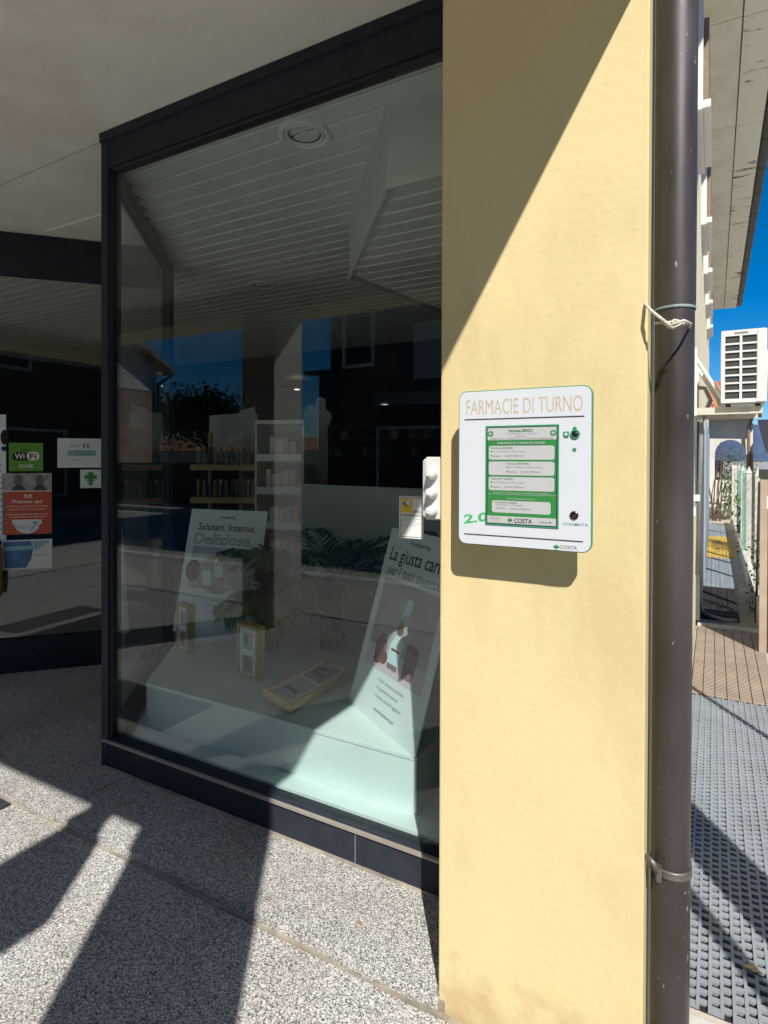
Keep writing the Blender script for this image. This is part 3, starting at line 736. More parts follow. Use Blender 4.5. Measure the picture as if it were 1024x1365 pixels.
# frame lying on the step, tipped towards the glass
q0 = onZ(352, 938, ZS + 0.02); q1 = onZ(432, 886, ZS + 0.05); q2 = onZ(455, 905, ZS + 0.03); q3 = onZ(376, 952, ZS + 0.01)
rr3 = (q1 - q0); rr3.z = 0; L3 = rr3.length; rr3.normalize(); dn = Vector((rr3.y, -rr3.x, 0)); dn = dn if dn.dot(q3 - q0) > 0 else -dn
pic_frame('picture_frame', 'light wood photo frame lying flat on the mint step', (q0.x, q0.y, ZS + 0.088), rr3, dn + Vector((0, 0, -0.3)), L3, 0.165, 0.035)

# ---- potted palms
def palm(label, base, pot_h, leaves, length, mat, seed, droop=1.0, spread=1.0):
    random.seed(seed)
    t = thing('potted_palm', label, 'plant', base)
    MB().lathe([(0.001, 0), (0.055, 0), (0.075, pot_h), (0.067, pot_h), (0.06, pot_h - 0.015), (0.001, pot_h - 0.015)], (0, 0, 0), seg=20).build('pot', PLASTER_P, t, smooth=False)
    for i in range(leaves):
        a = 2 * math.pi * i / leaves + random.uniform(-0.3, 0.3); L = length * random.uniform(0.75, 1.1)
        up = random.uniform(0.5, 1.15)
        pts = []
        for k in range(9):
            s = k / 8
            rad = L * spread * (s * math.cos(up * 0.8) + 0.15 * s * s); z = pot_h - 0.01 + L * (s * math.sin(up) * 1.1 - droop * 0.55 * s * s)
            pts.append(Vector((rad * math.cos(a), rad * math.sin(a), z)))
        m = MB(); m.tube(pts, [0.0035 * (1 - 0.8 * k / 8) for k in range(9)], 5)
        side_v = Vector((-math.sin(a), math.cos(a), 0))
        for k in range(18):
            s = 0.20 + 0.79 * k / 17; x_ = s * 8; i0 = min(7, int(x_)); p = pts[i0].lerp(pts[i0 + 1], x_ - i0)
            tg = (pts[i0 + 1] - pts[i0]).normalized()
            ll = L * 0.42 * math.sin(math.pi * min(0.98, 0.25 + 0.68 * s)) * random.uniform(0.85, 1.1)
            for sg in (-1, 1):
                d = (side_v * sg * 0.75 + tg * 0.75 + Vector((0, 0, random.uniform(-0.35, 0.05)))).normalized()
                wv = d.cross(Vector((0, 0, 1))).normalized() * 0.016
                mid = p + d * ll * 0.5 + Vector((0, 0, 0.012)); tip = p + d * ll + Vector((0, 0, -0.035 * droop))
                m._add([p - wv * 0.3, mid - wv, tip, mid + wv, p + wv * 0.3], [(0, 1, 2, 3, 4)])
        m.build('frond', mat, t)
    return t
b1 = atd(362, 900, 3.55); 
palm('bright green potted palm in front of the Deliziose poster', (b1.x, b1.y, ZS), 0.24, 14, 0.52, LEAF_L, 5, 1.3, 0.75)
b2 = atd(440, 800, 3.55)
palm('dark feathery potted palm against the low partition', (b2.x, b2.y, ZS), 0.38, 13, 0.66, LEAF_D, 11, 1.0, 1.15)

# ---- white open shelf unit behind the display
def cbox(o, ax, ay, lo, hi):
    """box in a local frame: o origin, ax right, ay back (unit plan vectors)"""
    m = MB(); m.obox(Vector(o) + ax * lo[0] + ay * lo[1] + Vector((0, 0, lo[2])), ax * (hi[0] - lo[0]), ay * (hi[1] - lo[1]), Vector((0, 0, hi[2] - lo[2]))); return m
RT = Vector((math.cos(YAW), math.sin(YAW), 0)); FW = Vector((-math.sin(YAW), math.cos(YAW), 0))
so = atd(340, 612, 4.62); so.z = 0
s_ax = (RT * 0.98 - FW * 0.2).normalized(); s_ay = Vector((-s_ax.y, s_ax.x, 0))
un = thing('shelf_unit', 'tall open white shelf unit holding pale boxes behind the show window', 'shelf')
Wd, Hs = 0.40, 1.80
for lo, hi, nm in (((0, 0, 0), (0.014, 0.28, Hs), 'side_panel'), ((Wd - 0.014, 0, 0), (Wd, 0.28, Hs), 'side_panel'), ((0.0145, 0.27, 0.02), (Wd - 0.0145, 0.279, Hs - 0.02), 'back_panel'), ((0.0145, 0.001, Hs - 0.03), (Wd - 0.0145, 0.269, Hs - 0.001), 'shelf_board')):
    cbox(so, s_ax, s_ay, lo, hi).build(nm, WHITE_P, un)
zsh = [0.45, 0.72, 0.99, 1.26, 1.515]
PB = [simple('box_pink', (0.50, 0.38, 0.37), 0.6, 0.1), simple('box_white', (0.66, 0.66, 0.62), 0.6, 0.05), simple('box_beige', (0.55, 0.50, 0.42), 0.6, 0.08), simple('box_grey', (0.38, 0.40, 0.39), 0.6, 0.08)]
random.seed(21)
for zz in zsh:
    cbox(so, s_ax, s_ay, (0.0145, -0.004, zz - 0.028), (Wd - 0.0145, 0.268, zz)).build('shelf_board', WHITE_P, un)
    cbox(so, s_ax, s_ay, (0.0145, -0.010, zz - 0.035), (Wd - 0.0145, -0.0045, zz + 0.022)).build('label_rail', WHITE_P, un)
k = 0
for zi, zz in enumerate(zsh[1:]):
    x = 0.10 if zi != 2 else 0.07
    while x < Wd - 0.08:
        w = random.choice((0.045, 0.055, 0.075)); hh = random.uniform(0.12, 0.16)
        o = cbox(so, s_ax, s_ay, (x, 0.05, zz), (x + w - 0.004, 0.14, zz + hh)).build('product_box', PB[k % 4], None, bevel=0.002)
        tag(o, 'small pale product box standing on the white shelf unit', 'box', 'product boxes on the white shelf unit'); x += w; k += 1

# ---- wooden display of bottles
wo_ = atd(255, 612, 5.5); wo_.z = 0
w_ax = RT; w_ay = FW
ws = thing('wooden_rack', 'light wooden display rack lined with dark bottles inside the dim shop', 'display rack')
ztop = [atd(255, 619, 5.5).z, atd(255, 663, 5.5).z]
for zz in ztop + [0.75]:
    cbox(wo_, w_ax, w_ay, (-0.01, 0, zz - 0.055), (0.62, 0.24, zz)).build('shelf_board', WOOD, ws)
cbox(wo_, w_ax, w_ay, (0.10, 0.18, 0), (0.13, 0.235, ztop[0] + 0.30)).build('upright', WOOD, ws)
cbox(wo_, w_ax, w_ay, (0.565, 0.18, 0), (0.595, 0.235, ztop[0] + 0.12)).build('upright', WOOD, ws)
BOT = [simple('bottle_green', (0.07, 0.12, 0.09), 0.25, 0.1), simple('bottle_grey', (0.13, 0.14, 0.13), 0.25, 0.1), simple('bottle_brown', (0.15, 0.085, 0.06), 0.25, 0.1), simple('bottle_olive', (0.14, 0.15, 0.07), 0.25, 0.1)]
CAPM = simple('bottle_cap', (0.30, 0.17, 0.12), 0.3, 0.1); CAPL = simple('bottle_cap_pale', (0.62, 0.46, 0.36), 0.3, 0.1)
protos = {}
bm_me = MB().lathe([(0.001, 0), (0.021, 0), (0.023, 0.01), (0.023, 0.115), (0.016, 0.130), (0.013, 0.131)], (0, 0, 0), seg=12)
cap_b = MB().lathe([(0.0165, 0.129), (0.0165, 0.165), (0.001, 0.166)], (0, 0, 0), seg=12)
for zi, zz in enumerate(ztop):
    for k in range(11):
        key = (k * 3 + zi * 2) % 4
        cm = CAPL if (k + zi) % 5 == 0 else CAPM
        if (key, cm.name) not in protos:
            t = thing('bottle', '', 'bottle'); bm_me.build('body', BOT[key], t, smooth=True); cap_b.build('cap', cm, t, smooth=True)
            protos[(key, cm.name)] = t; o = t
        else: o = copy_tree(protos[(key, cm.name)])
        p = wo_ + w_ax * (0.05 + 0.052 * k + random.uniform(-0.004, 0.004)) + w_ay * random.uniform(0.05, 0.09)
        o.location = (p.x, p.y, zz)
        o['label'] = ('small capped bottle on the upper board of the wooden rack', 'small capped bottle on the lower board of the wooden rack')[zi]
        o['group'] = ('bottles on the upper rack board', 'bottles on the lower rack board')[zi]

# pale standees behind
STAND = simple('standee_card', (0.60, 0.63, 0.63), 0.7, 0.04)
STAND2 = simple('standee_back', (0.50, 0.53, 0.50), 0.7, 0.05)
def standee(name, label, pts, depth, mat, foot=True, mats2=None):
    P = [atd(x, y, depth) for x, y in pts]
    t = thing(name, label, 'standee')
    MB().extrude(P, FW * 0.012).build('card', mat, t)
    z0 = min(p.z for p in P); mid = sum((p for p in P), Vector()) / len(P)
    if z0 > 0.05:
        cx0 = mid + FW * 0.013
        MB().obox((cx0.x - RT.x * 0.015, cx0.y - RT.y * 0.015, -0.03), RT * 0.03, FW * 0.02, (0, 0, z0 + 0.2)).build('stand', mat, t)
        MB().obox((cx0.x - RT.x * 0.15, cx0.y - RT.y * 0.15, -0.03), RT * 0.3, FW * 0.2, (0, 0, 0.012)).build('foot', mat, t)
    return t
standee('card_standee', 'stepped pale card rising behind the bottle rack', [(279, 554), (319, 551), (320, 547), (339, 542.5), (341, 552), (343, 553), (343, 605), (279, 605)], 5.95, STAND)
standee('card_standee', 'rounded pale cutout card standing beside the white shelf unit', [(404, 655), (404, 570), (406, 549), (408, 542), (412, 539), (420, 541.5), (423, 531), (428, 529), (434, 532), (434.5, 546), (441, 550), (442, 556), (439, 566), (437, 568), (437, 655)], 4.95, STAND2)

# dim back wall of shelving with products
bs = thing('back_shelving', 'dark wall shelving with rows of goods at the back of the shop', 'shelving')
ysh = 8.9
for zz in (1.25, 1.55, 1.85, 2.1):
    bx((-6.6, ysh, zz - 0.02), (-1.2, ysh + 0.3, zz)).build('shelf_board', simple('shelf_dark%d' % int(zz * 100), (0.10, 0.08, 0.06), 0.6), bs)
for x in (-6.6, -5.3, -4.0, -2.65, -1.22):
    bx((x, ysh + 0.01, -0.03), (x + 0.03, ysh + 0.29, 2.4)).build('upright', DARKWALL, bs)
random.seed(5)
for zz in (1.55, 1.85):
    x = -6.5
    while x < -1.4:
        w = random.uniform(0.07, 0.16); hh = random.uniform(0.1, 0.2)
        if random.random() < 0.7:
            o = bx((x, ysh + 0.05, zz), (x + w - 0.012, ysh + 0.13, zz + hh)).build('goods_box', random.choice(PB + BOT))
            tag(o, 'small packet on the dark shelving at the back of the shop', 'box', 'packets on the back shelving')
        x += w
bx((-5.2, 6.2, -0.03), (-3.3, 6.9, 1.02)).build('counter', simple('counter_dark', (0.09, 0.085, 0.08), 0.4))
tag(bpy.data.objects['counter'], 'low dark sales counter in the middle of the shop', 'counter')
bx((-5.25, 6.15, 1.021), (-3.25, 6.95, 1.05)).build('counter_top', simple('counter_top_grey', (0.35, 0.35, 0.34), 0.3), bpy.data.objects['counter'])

# small lit spotlights deep in the shop
def spot(px, py, label, r=0.035, mat=LAMP, ww=None):
    d = ray(px, py); Zc = CEIL - 0.012; p = CAMP + d * ((Zc - CAM_Z) / d.z)
    if p.y > 9.5: p = CAMP + d * (8.8 / d.y)
    t = thing('spotlight', label, 'spotlight', (p.x, p.y, p.z))
    MB().lathe([(r * 1.5, 0.03), (r * 1.5, 0.0), (r * 1.1, -0.004), (r * 1.1, 0.004)], (0, 0, 0), seg=16).build('ring', WHITE_P, t)
    MB().lathe([(r * 1.08, 0.003), (0.001, 0.002)], (0, 0, 0), seg=16).build('lens', mat, t)
    if p.z < CEIL - 0.05:
        MB().tube([(0, 0, 0.03), (0, 0, CEIL + 0.03 - p.z)], 0.008, 6).build('rod', BLACK, t)
    return t
spot(42, 491, 'largest lit oval spotlight seen through the entrance glass', 0.10)
spot(71, 508, 'lit spotlight near the middle of the entrance glass', 0.05)
spot(47, 510, 'small lit spotlight below the oval one in the entrance glass', 0.045)
spot(114, 504, 'lit spotlight close to the entrance post', 0.06)
spot(195, 511, 'lit warm spotlight over the reflected brown house', 0.045)
spot(396, 519, 'lit warm spotlight beside the pale reflected column', 0.045)
spot(513, 539, 'lit pale spotlight high in the dark shop', 0.06, LAMPC)

# ---- stickers on the entrance glass
df = Face((E.x, E.y, 2.0), (dd.x, dd.y, 0), (0, 0, -1))
df.o = df.o + df.n * 0.0005 - Vector((0, 0, 0)); 
df.o = Vector((E.x, E.y, 2.0)) - Vector((nd.x, nd.y, 0)) * 0.0245
df.n = Vector((nd.x, nd.y, 0))
def D2(zx, zy): return df.uv(zx / 3.592, 520 + zy / 3.592)
def sticker(name, label, cat, z0, z1, mat):
    a = D2(*z0); b = D2(*z1)
    o = df.rect(a[0], a[1], b[0], b[1], 0.0, 0.001).build(name, mat); tag(o, label, cat)
    return o, a, b
WG = simple('wifi_green', (0.10, 0.32, 0.03), 0.5, 0.03); RD = simple('sticker_red', (0.52, 0.075, 0.03), 0.5, 0.03)
BLUE = simple('print_blue', (0.06, 0.16, 0.36), 0.5, 0.3, 12); CYAN = simple('print_cyan', (0.25, 0.47, 0.55), 0.5, 0.1, 12)
hh = 0.0013
o, a, b = sticker('wifi_sticker', 'green free WiFi zone sticker on the entrance glass', 'sticker', (42, 252), (206, 388), WG)
w, h = b[0] - a[0], b[1] - a[1]
text(df, 'FREE', a[0] + w * .36, a[1] + h * .2, a[0] + w * .62, a[1] + h * .28, hh, INK, o)
df.rrect(a[0] + w * .10, a[1] + h * .33, a[0] + w * .62, a[1] + h * .63, h * .148, hh).build('logo_shape', BLACK, o)
df.rrect(a[0] + w * .52, a[1] + h * .31, a[0] + w * .90, a[1] + h * .62, h * .145, hh + 0.0007).build('logo_shape', PAPER, o)
text(df, 'Wi', a[0] + w * .17, a[1] + h * .37, a[0] + w * .46, a[1] + h * .57, hh + 0.0008, PAPER, o, bold=0.02)
text(df, 'Fi', a[0] + w * .61, a[1] + h * .37, a[0] + w * .81, a[1] + h * .57, hh + 0.0015, BLACK, o, bold=0.02)
text(df, 'ZONE', a[0] + w * .29, a[1] + h * .76, a[0] + w * .71, a[1] + h * .87, hh, PAPER, o, bold=0.015)
o, a, b = sticker('booking_poster', 'red Prenota qui leaflet with a photo of two people above', 'leaflet', (10, 398), (248, 686), RD)
w, h = b[0] - a[0], b[1] - a[1]
df.rect(a[0], a[1], b[0], a[1] + h * .285, hh).build('photo', simple('photo_grey', (0.32, 0.33, 0.32), 0.6, 0.35, 25), o)
df.rect(a[0], a[1] + h * .286, b[0], a[1] + h * .30, hh).build('photo_edge', PAPER, o)
SKIN = simple('photo_head', (0.17, 0.125, 0.11), 0.6, 0.15, 60); SHIRT = simple('photo_dark', (0.05, 0.05, 0.06), 0.6, 0.2)
for cx_ in (.33, .76):
    df.disc(a[0] + w * cx_, a[1] + h * .12, w * .095, hh + 0.0007, r2=h * .095).build('photo_figure', SKIN, o)
    df.poly([(a[0] + w * (cx_ - .15), a[1] + h * .283), (a[0] + w * (cx_ - .06), a[1] + h * .19), (a[0] + w * (cx_ + .06), a[1] + h * .19), (a[0] + w * (cx_ + .16), a[1] + h * .283)], hh + 0.0012).build('photo_figure', SHIRT, o)
text(df, 'Prenota qui', a[0] + w * .2, a[1] + h * .435, a[0] + w * .8, a[1] + h * .49, hh, PAPER, o, bold=0.015)
df.disc(a[0] + w * .47, a[1] + h * .365, w * .03, hh).build('icon', PAPER, o); df.disc(a[0] + w * .56, a[1] + h * .365, w * .03, hh).build('icon', PAPER, o)
df.rect(a[0] + w * .44, a[1] + h * .392, a[0] + w * .60, a[1] + h * .402, hh).build('icon', PAPER, o)
for k, (u0, u1, v) in enumerate(((.09, .92, .535), (.14, .88, .585), (.08, .92, .665), (.14, .88, .71))):
    text(df, ('trasferimento automatico della tua ricetta', 'senza fila in farmacia', 'Il tuo appuntamento per vaccini', 'e servizi al banco')[k], a[0] + w * u0, a[1] + h * (v - .012), a[0] + w * u1, a[1] + h * (v + .018), hh, PAPER, o)
df.rect(a[0] + w * .2, a[1] + h * .76, a[0] + w * .8, a[1] + h * .84, hh).build('logo_shape', CARD, o)
df.poly([(a[0] + w * (.5 + .25 * math.cos(t)), a[1] + h * (.84 + .15 * math.sin(t))) for t in [math.pi * k / 14 for k in range(15)]], hh).build('logo_shape', CARD, o)
text(df, 'MioDott', a[0] + w * .3, a[1] + h * .855, a[0] + w * .56, a[1] + h * .905, hh + 0.0008, INKG, o)
text(df, '7', a[0] + w * .56, a[1] + h * .80, a[0] + w * .72, a[1] + h * .95, hh + 0.0008, BLUE, o, shear=0.4)
o, a, b = sticker('photo_card', 'blue and white photo card below the red leaflet', 'card', (8, 720), (250, 852), PAPER)
w, h = b[0] - a[0], b[1] - a[1]
df.poly([(a[0] + w * .03, a[1] + h * .05), (a[0] + w * .58, a[1] + h * .05), (a[0] + w * .62, a[1] + h * .3), (a[0] + w * .58, a[1] + h * .65), (a[0] + w * .48, a[1] + h * .94), (a[0] + w * .05, a[1] + h * .94)], hh).build('photo', BLUE, o)
df.poly([(a[0] + w * .03, a[1] + h * .22), (a[0] + w * .6, a[1] + h * .2), (a[0] + w * .6, a[1] + h * .33), (a[0] + w * .03, a[1] + h * .36)], hh + 0.0008).build('photo', CYAN, o)
df.poly([(a[0] + w * .6, a[1] + h * .05), (a[0] + w * .97, a[1] + h * .05), (a[0] + w * .66, a[1] + h * .4)], hh).build('photo', CYAN, o)
text(df, 'farmacia', a[0] + w * .64, a[1] + h * .5, a[0] + w * .9, a[1] + h * .57, hh, INKG, o)
o, a, b = sticker('hours_card', 'white card with a pale blue band near the entrance post', 'card', (275, 230), (484, 371), CARD)
w, h = b[0] - a[0], b[1] - a[1]
df.rect(a[0] + w * .23, a[1] + h * .40, a[0] + w * .88, a[1] + h * .60, hh).build('blue_band', CYAN, o)
text(df, 'orari', a[0] + w * .28, a[1] + h * .2, a[0] + w * .5, a[1] + h * .31, hh, INKG, o)
text(df, 'II', a[0] + w * .58, a[1] + h * .18, a[0] + w * .72, a[1] + h * .33, hh, INKG, o, bold=0.02)
for k in range(3): text(df, ('SERVIZIO DI', 'VACCINAZIONE', 'IN FARMACIA')[k], a[0] + w * .4, a[1] + h * (.425 + .06 * k), a[0] + w * .76, a[1] + h * (.46 + .06 * k), hh + 0.0008, INK, o)
text(df, 'rivolgersi al personale', a[0] + w * .3, a[1] + h * .71, a[0] + w * .8, a[1] + h * .75, hh, INKG, o)
o, a, b = sticker('cross_sticker', 'small white sticker with a green pharmacy cross', 'sticker', (384, 381), (484, 468), CARD)
w, h = b[0] - a[0], b[1] - a[1]
GX = simple('cross_green', (0.03, 0.25, 0.06), 0.5, 0.05)
df.rect(a[0] + w * .40, a[1] + h * .12, a[0] + w * .60, a[1] + h * .86, hh).build('cross', GX, o)
df.rect(a[0] + w * .20, a[1] + h * .30, a[0] + w * .80, a[1] + h * .52, hh + 0.0007).build('cross', GX, o)
df.rect(a[0] + w * .30, a[1] + h * .20, a[0] + w * .70, a[1] + h * .27, hh + 0.0007).build('cross', GX, o)
df.rect(a[0] + w * .30, a[1] + h * .56, a[0] + w * .70, a[1] + h * .63, hh + 0.0007).build('cross', GX, o)
o, a, b = sticker('perforated_strip', 'tall white printed strip at the edge of the entrance glass', 'sticker', (-60, 115), (30, 720), CARD)
w, h = b[0] - a[0], b[1] - a[1]
df.disc(b[0] - w * .08, a[1] + h * .18, w * .22, hh, r2=h * .06).build('print_mark', BLACK, o); df.disc(b[0] - w * .1, a[1] + h * .27, w * .16, hh).build('print_mark', BLACK, o)
for k in range(12): df.rect(b[0] - w * .35, a[1] + h * (.4 + .046 * k), b[0] - w * .25, a[1] + h * (.407 + .046 * k), hh).build('print_mark', INK, o)
# amber umbrella stand / bin edge at the frame's left border: a round amber post
ap = onP(-6, 800, df.o, df.n) - Vector((nd.x, nd.y, 0)) * -0.06
m = MB().lathe([(0.001, 0.55), (0.05, 0.55), (0.058, 0.6), (0.058, 0.86), (0.05, 0.9), (0.001, 0.9)], (ap.x, ap.y, 0), seg=20); am = m.build('dispenser', AMBER, None, smooth=True)
tag(am, 'amber rounded dispenser fixed at the edge of the entrance glass', 'dispenser')

# small white door sensor on the side pane, note and card inside
ps = atd(153, 603, 3.05)
o = MB().obox(ps - RT * 0.008 + Vector((0, 0, -0.02)), RT * 0.03, FW * 0.02, Vector((0, 0, 0.045))).build('sensor_box', WHITE_P, None, bevel=0.003)
tag(o, 'small white sensor box on the frame inside the show window', 'sensor')
nrm_s = Vector((-ds.y, ds.x, 0)); 
sfc = Face((C0.x, C0.y, 2.0), (ds.x, ds.y, 0), (0, 0, -1)); sfc.o = sfc.o + Vector((-ds.y, ds.x, 0)) * 0.019
for (x0, y0, x1, y1, lab, nm) in ((176, 551, 193, 571, 'pale framed notice on the angled side pane', 'notice'),):
    a = sfc.uv(x0, y0); b = sfc.uv(x1, y1)
    o = sfc.rect(a[0], a[1], b[0], b[1], 0.0, 0.001).build(nm, STAND); tag(o, lab, 'notice')
    sfc.rect(a[0] + 0.02, a[1] + 0.02, b[0] - 0.02, b[1] - 0.02, 0.0012, 0.0006).build('print', STAND2, o)

# dark door mat
a = onZ(0, 1035, -0.03); b = onZ(27, 1066, -0.03); b.y = min(b.y, 1.480)
dm = bx((b.x - 0.9, b.y - 0.42, -0.0355), (b.x, b.y, -0.024)).build('door_mat', simple('mat_dark', (0.03, 0.032, 0.038), 0.95, 0.2, 60, bump=0.5), None, bevel=0.003)
tag(dm, 'dark ribbed door mat on the granite slabs', 'door mat')

sp_ = onZ(117, 969, 0.0)
o = MB().obox((sp_.x, sp_.y, 0.0005), (0.018, 0.006, 0), (-0.003, 0.012, 0), (0, 0, 0.003)).build('paper_scrap', simple('scrap_yellow', (0.75, 0.70, 0.50), 0.7)); tag(o, 'tiny pale paper scrap on the shaded granite by the entrance', 'paper scrap')
random.seed(77)
for k in range(5):
    q = onZ(random.uniform(420, 570), random.uniform(1215, 1330), 0.0)
    zz = 0.0015 if q.y > 1.51 else -0.0345
    q = onZ(480 + 20 * k, 1230 + 22 * k, zz)
    r_ = random.uniform(0.006, 0.012); a_ = random.uniform(0, 3)
    m = MB().extrude([(q.x + r_ * math.cos(a_ + t) * (1.6 if i % 2 else 0.8), q.y + r_ * math.sin(a_ + t), zz) for i, t in enumerate([0, 1.1, 2.2, 3.3, 4.6])], (0, 0, 0.001))
    o = m.build('dry_leaf', simple('leaf_bit%d' % k, (0.30, 0.20, 0.10), 0.9)); tag(o, 'tiny dry leaf bit on the sunlit granite before the window', 'leaf', 'leaf bits on the granite')

# ---- information panel on the pillar
YF = D - 0.092
pf_ = Face((0, YF, 3.0), (1, 0, 0), (0, 0, -1)); pf_.n = Vector((0, -1, 0))
def Z1(zx, zy): return pf_.uv(590 + zx / 4.55, 500 + zy / 4.55)
def Z3(zx, zy): return pf_.uv(640 + zx / 6.827, 560 + zy / 6.827)
u0 = Z1(98, 500)[0]; u1 = Z1(908, 500)[0]
v0 = 0.5 * (Z1(130, 97)[1] + Z1(870, 62)[1]); v1 = 0.5 * (Z1(130, 1022)[1] + Z1(870, 1082)[1])
ip = thing('information_panel', 'white duty pharmacy panel with a green screen, fixed on the yellow pillar', 'information panel')
pf_.rrect(u0, v0, u1, v1, 0.021, -0.016, 0.015).build('plate_edge', GREEN_E, ip)
pf_.rrect(u0 + 0.0022, v0 + 0.0022, u1 - 0.0022, v1 - 0.0022, 0.019, -0.002, 0.003).build('front_plate', PANEL_W, ip)
bx((u0 + 0.03, YF + 0.0155, 3.0 - v1 + 0.03), (u1 - 0.045, D + 0.001, 3.0 - v0 - 0.03)).build('housing', PANEL_W, ip)
hp = 0.0012
def zrect(fn, z0, z1): a = fn(*z0); b = fn(*z1); return a[0], a[1], b[0], b[1]
a0 = Z1(145, 151); a1 = Z1(145, 241); a2 = Z1(852, 122); a3 = Z1(852, 222)
text(pf_, 'FARMACIE DI TURNO', a0[0], 0.5 * (a0[1] + a2[1]), a2[0], 0.5 * (a1[1] + a3[1]), hp, GOLD, ip)
for zl, zr in (((135, 268), (862, 252)), ((133, 959), (853, 1013))):
    a = Z1(*zl); b = Z1(*zr); vm = 0.5 * (a[1] + b[1])
    pf_.rect(a[0], vm - 0.0012, b[0], vm + 0.0012, hp, 0.0008).build('rule_line', INK, ip)
# screen
sa = Z1(265, 310); sb = Z1(709, 298); sc_ = Z1(265, 906); sd_ = Z1(707, 930)
U0, U1, V0, V1 = sa[0], sb[0], 0.5 * (sa[1] + sb[1]), 0.5 * (sc_[1] + sd_[1])
scr = pf_.rect(U0, V0, U1, V1, hp, 0.002).build('screen', GREEN_E, ip)
e = 0.0035
pf_.rect(U0 + e, V0 + e, U1 - e, V1 - e, 0.0033, 0.0004).build('bezel', BLACK, scr)
e2 = 0.0055
S0, S1, R0, R1 = U0 + e2, U1 - e2, V0 + e2, V1 - e2
pf_.rect(S0, R0, S1, R1, 0.0038, 0.0003).build('display', GREEN, scr)
SW, SH = S1 - S0, R1 - R0
def sp(u, v): return S0 + SW * u, R0 + SH * v
def srect(a, b, c, d, mat, name='display_field', h=0.0043, rad=None):
    p = sp(a, b); q = sp(c, d)
    mb = pf_.rrect(p[0], p[1], q[0], q[1], rad, h, 0.0002) if rad else pf_.rect(p[0], p[1], q[0], q[1], h, 0.0002)
    return mb.build(name, mat, scr)
def stext(s, a, b, c, d, mat, bold=0.0):
    p = sp(a, b); q = sp(c, d)
    text(pf_, s, p[0], p[1], q[0], q[1], 0.0052, mat, scr, bold=bold, align=False)
srect(0.0, 0.0, 1.0, 0.128, GREY_S)
srect(0.0, 0.925, 1.0, 1.0, GREY_S)
srect(0.02, 0.188, 0.975, 0.333, GREY_S, rad=0.006)
srect(0.02, 0.352, 0.975, 0.495, GREY_S, rad=0.006)
srect(0.02, 0.513, 0.975, 0.655, GREY_S, rad=0.006)
srect(0.07, 0.762, 0.925, 0.888, GREY_S, rad=0.006)
srect(0.0, 0.694, 1.0, 0.697, GREY_S)
stext('Farmacia SENZA', 0.32, 0.018, 0.67, 0.045, GREEN, 0.02)
stext('Via degli Alpini 5 a mt 50 km', 0.29, 0.056, 0.73, 0.070, INKG)
stext('Numero', 0.42, 0.080, 0.57, 0.094, INKG)
stext('APERTA: lun - ven 8:30-12:30 / 15:30-19:30  sab 8:30-12:30', 0.05, 0.107, 0.95, 0.121, INKG)
for c in (0.045, 0.955):
    p = sp(c, 0.062); pf_.disc(p[0], p[1], 0.0072, 0.0046, 0.0002).build('cross_icon', GREEN, scr)
    pf_.rect(p[0] - 0.0042, p[1] - 0.0013, p[0] + 0.0042, p[1] + 0.0013, 0.0050, 0.0002).build('cross_icon', GREY_S, scr)
    pf_.rect(p[0] - 0.0013, p[1] - 0.0042, p[0] + 0.0013, p[1] + 0.0042, 0.0053, 0.0002).build('cross_icon', GREY_S, scr)
stext('FARMACIE DI TURNO PIÙ VICINE', 0.15, 0.142, 0.84, 0.172, GREY_S, 0.015)
for (x, yy, s) in ((0.06, 0.196, 'Farmacia BUSARI'), (0.30, 0.360, 'Farmacia ALL\'IPPOPOTAMO'), (0.06, 0.520, 'Farmacia DOTT. CAPORALE')):
    stext(s, x, yy + 0.004, x + 0.32, yy + 0.022, GREEN)
    stext('Via G. Marconi 12, 20 km da qui', x + 0.02, yy + 0.044, x + 0.50, yy + 0.060, INKG)
    p = sp(x, yy + 0.05); pf_.disc(p[0], p[1], 0.0018, 0.0050, 0.0002, seg=12).build('pin_icon', GREEN, scr)
    p = sp(x, yy + 0.095); pf_.disc(p[0], p[1], 0.0018, 0.0050, 0.0002, seg=12).build('pin_icon', GREEN, scr)
    stext('telefono', x + 0.02, yy + 0.090, x + 0.14, yy + 0.106, INKG)
    stext('orario 8:30 - 8:30 domani', x + 0.19, yy + 0.088, x + 0.48, yy + 0.104, INKG)
stext('Scansiona il QR code per avviare la navigazione', 0.09, 0.670, 0.92, 0.689, GREY_S)
stext('Altre farmacie di turno', 0.30, 0.728, 0.70, 0.747, GREY_S)
stext('Farmacia SAN LAZZARO', 0.115, 0.772, 0.45, 0.789, GREEN)
stext('Via Umberto I, 38 Poggio', 0.13, 0.800, 0.53, 0.815, INKG)
stext('telefono', 0.13, 0.832, 0.27, 0.847, INKG); stext('orario 8:30 - 8:30 domani', 0.34, 0.834, 0.64, 0.850, INKG)
stext('08/10/2023', 0.05, 0.945, 0.20, 0.957, INKG); stext('12:15', 0.10, 0.970, 0.17, 0.982, INKG)
stext('COSTA', 0.405, 0.942, 0.665, 0.988, INK, 0.01)
stext('Online', 0.77, 0.958, 0.885, 0.976, GREEN)
p = sp(0.92, 0.966); pf_.disc(p[0], p[1], 0.0024, 0.0050, 0.0002, seg=14).build('status_dot', GREEN, scr)
def costa_logo(u, v, s, h, par):
    pf_.rrect(u - s, v - s * .45, u + s, v + s * .45, s * .4, h, 0.0002).build('logo_mark', GREEN, par)
    pf_.rect(u - s * .16, v - s, u + s * .16, v + s, h + 0.0004, 0.0002).build('logo_mark', GREEN, par)
p = sp(0.345, 0.963); costa_logo(p[0], p[1], 0.0062, 0.0050, scr)
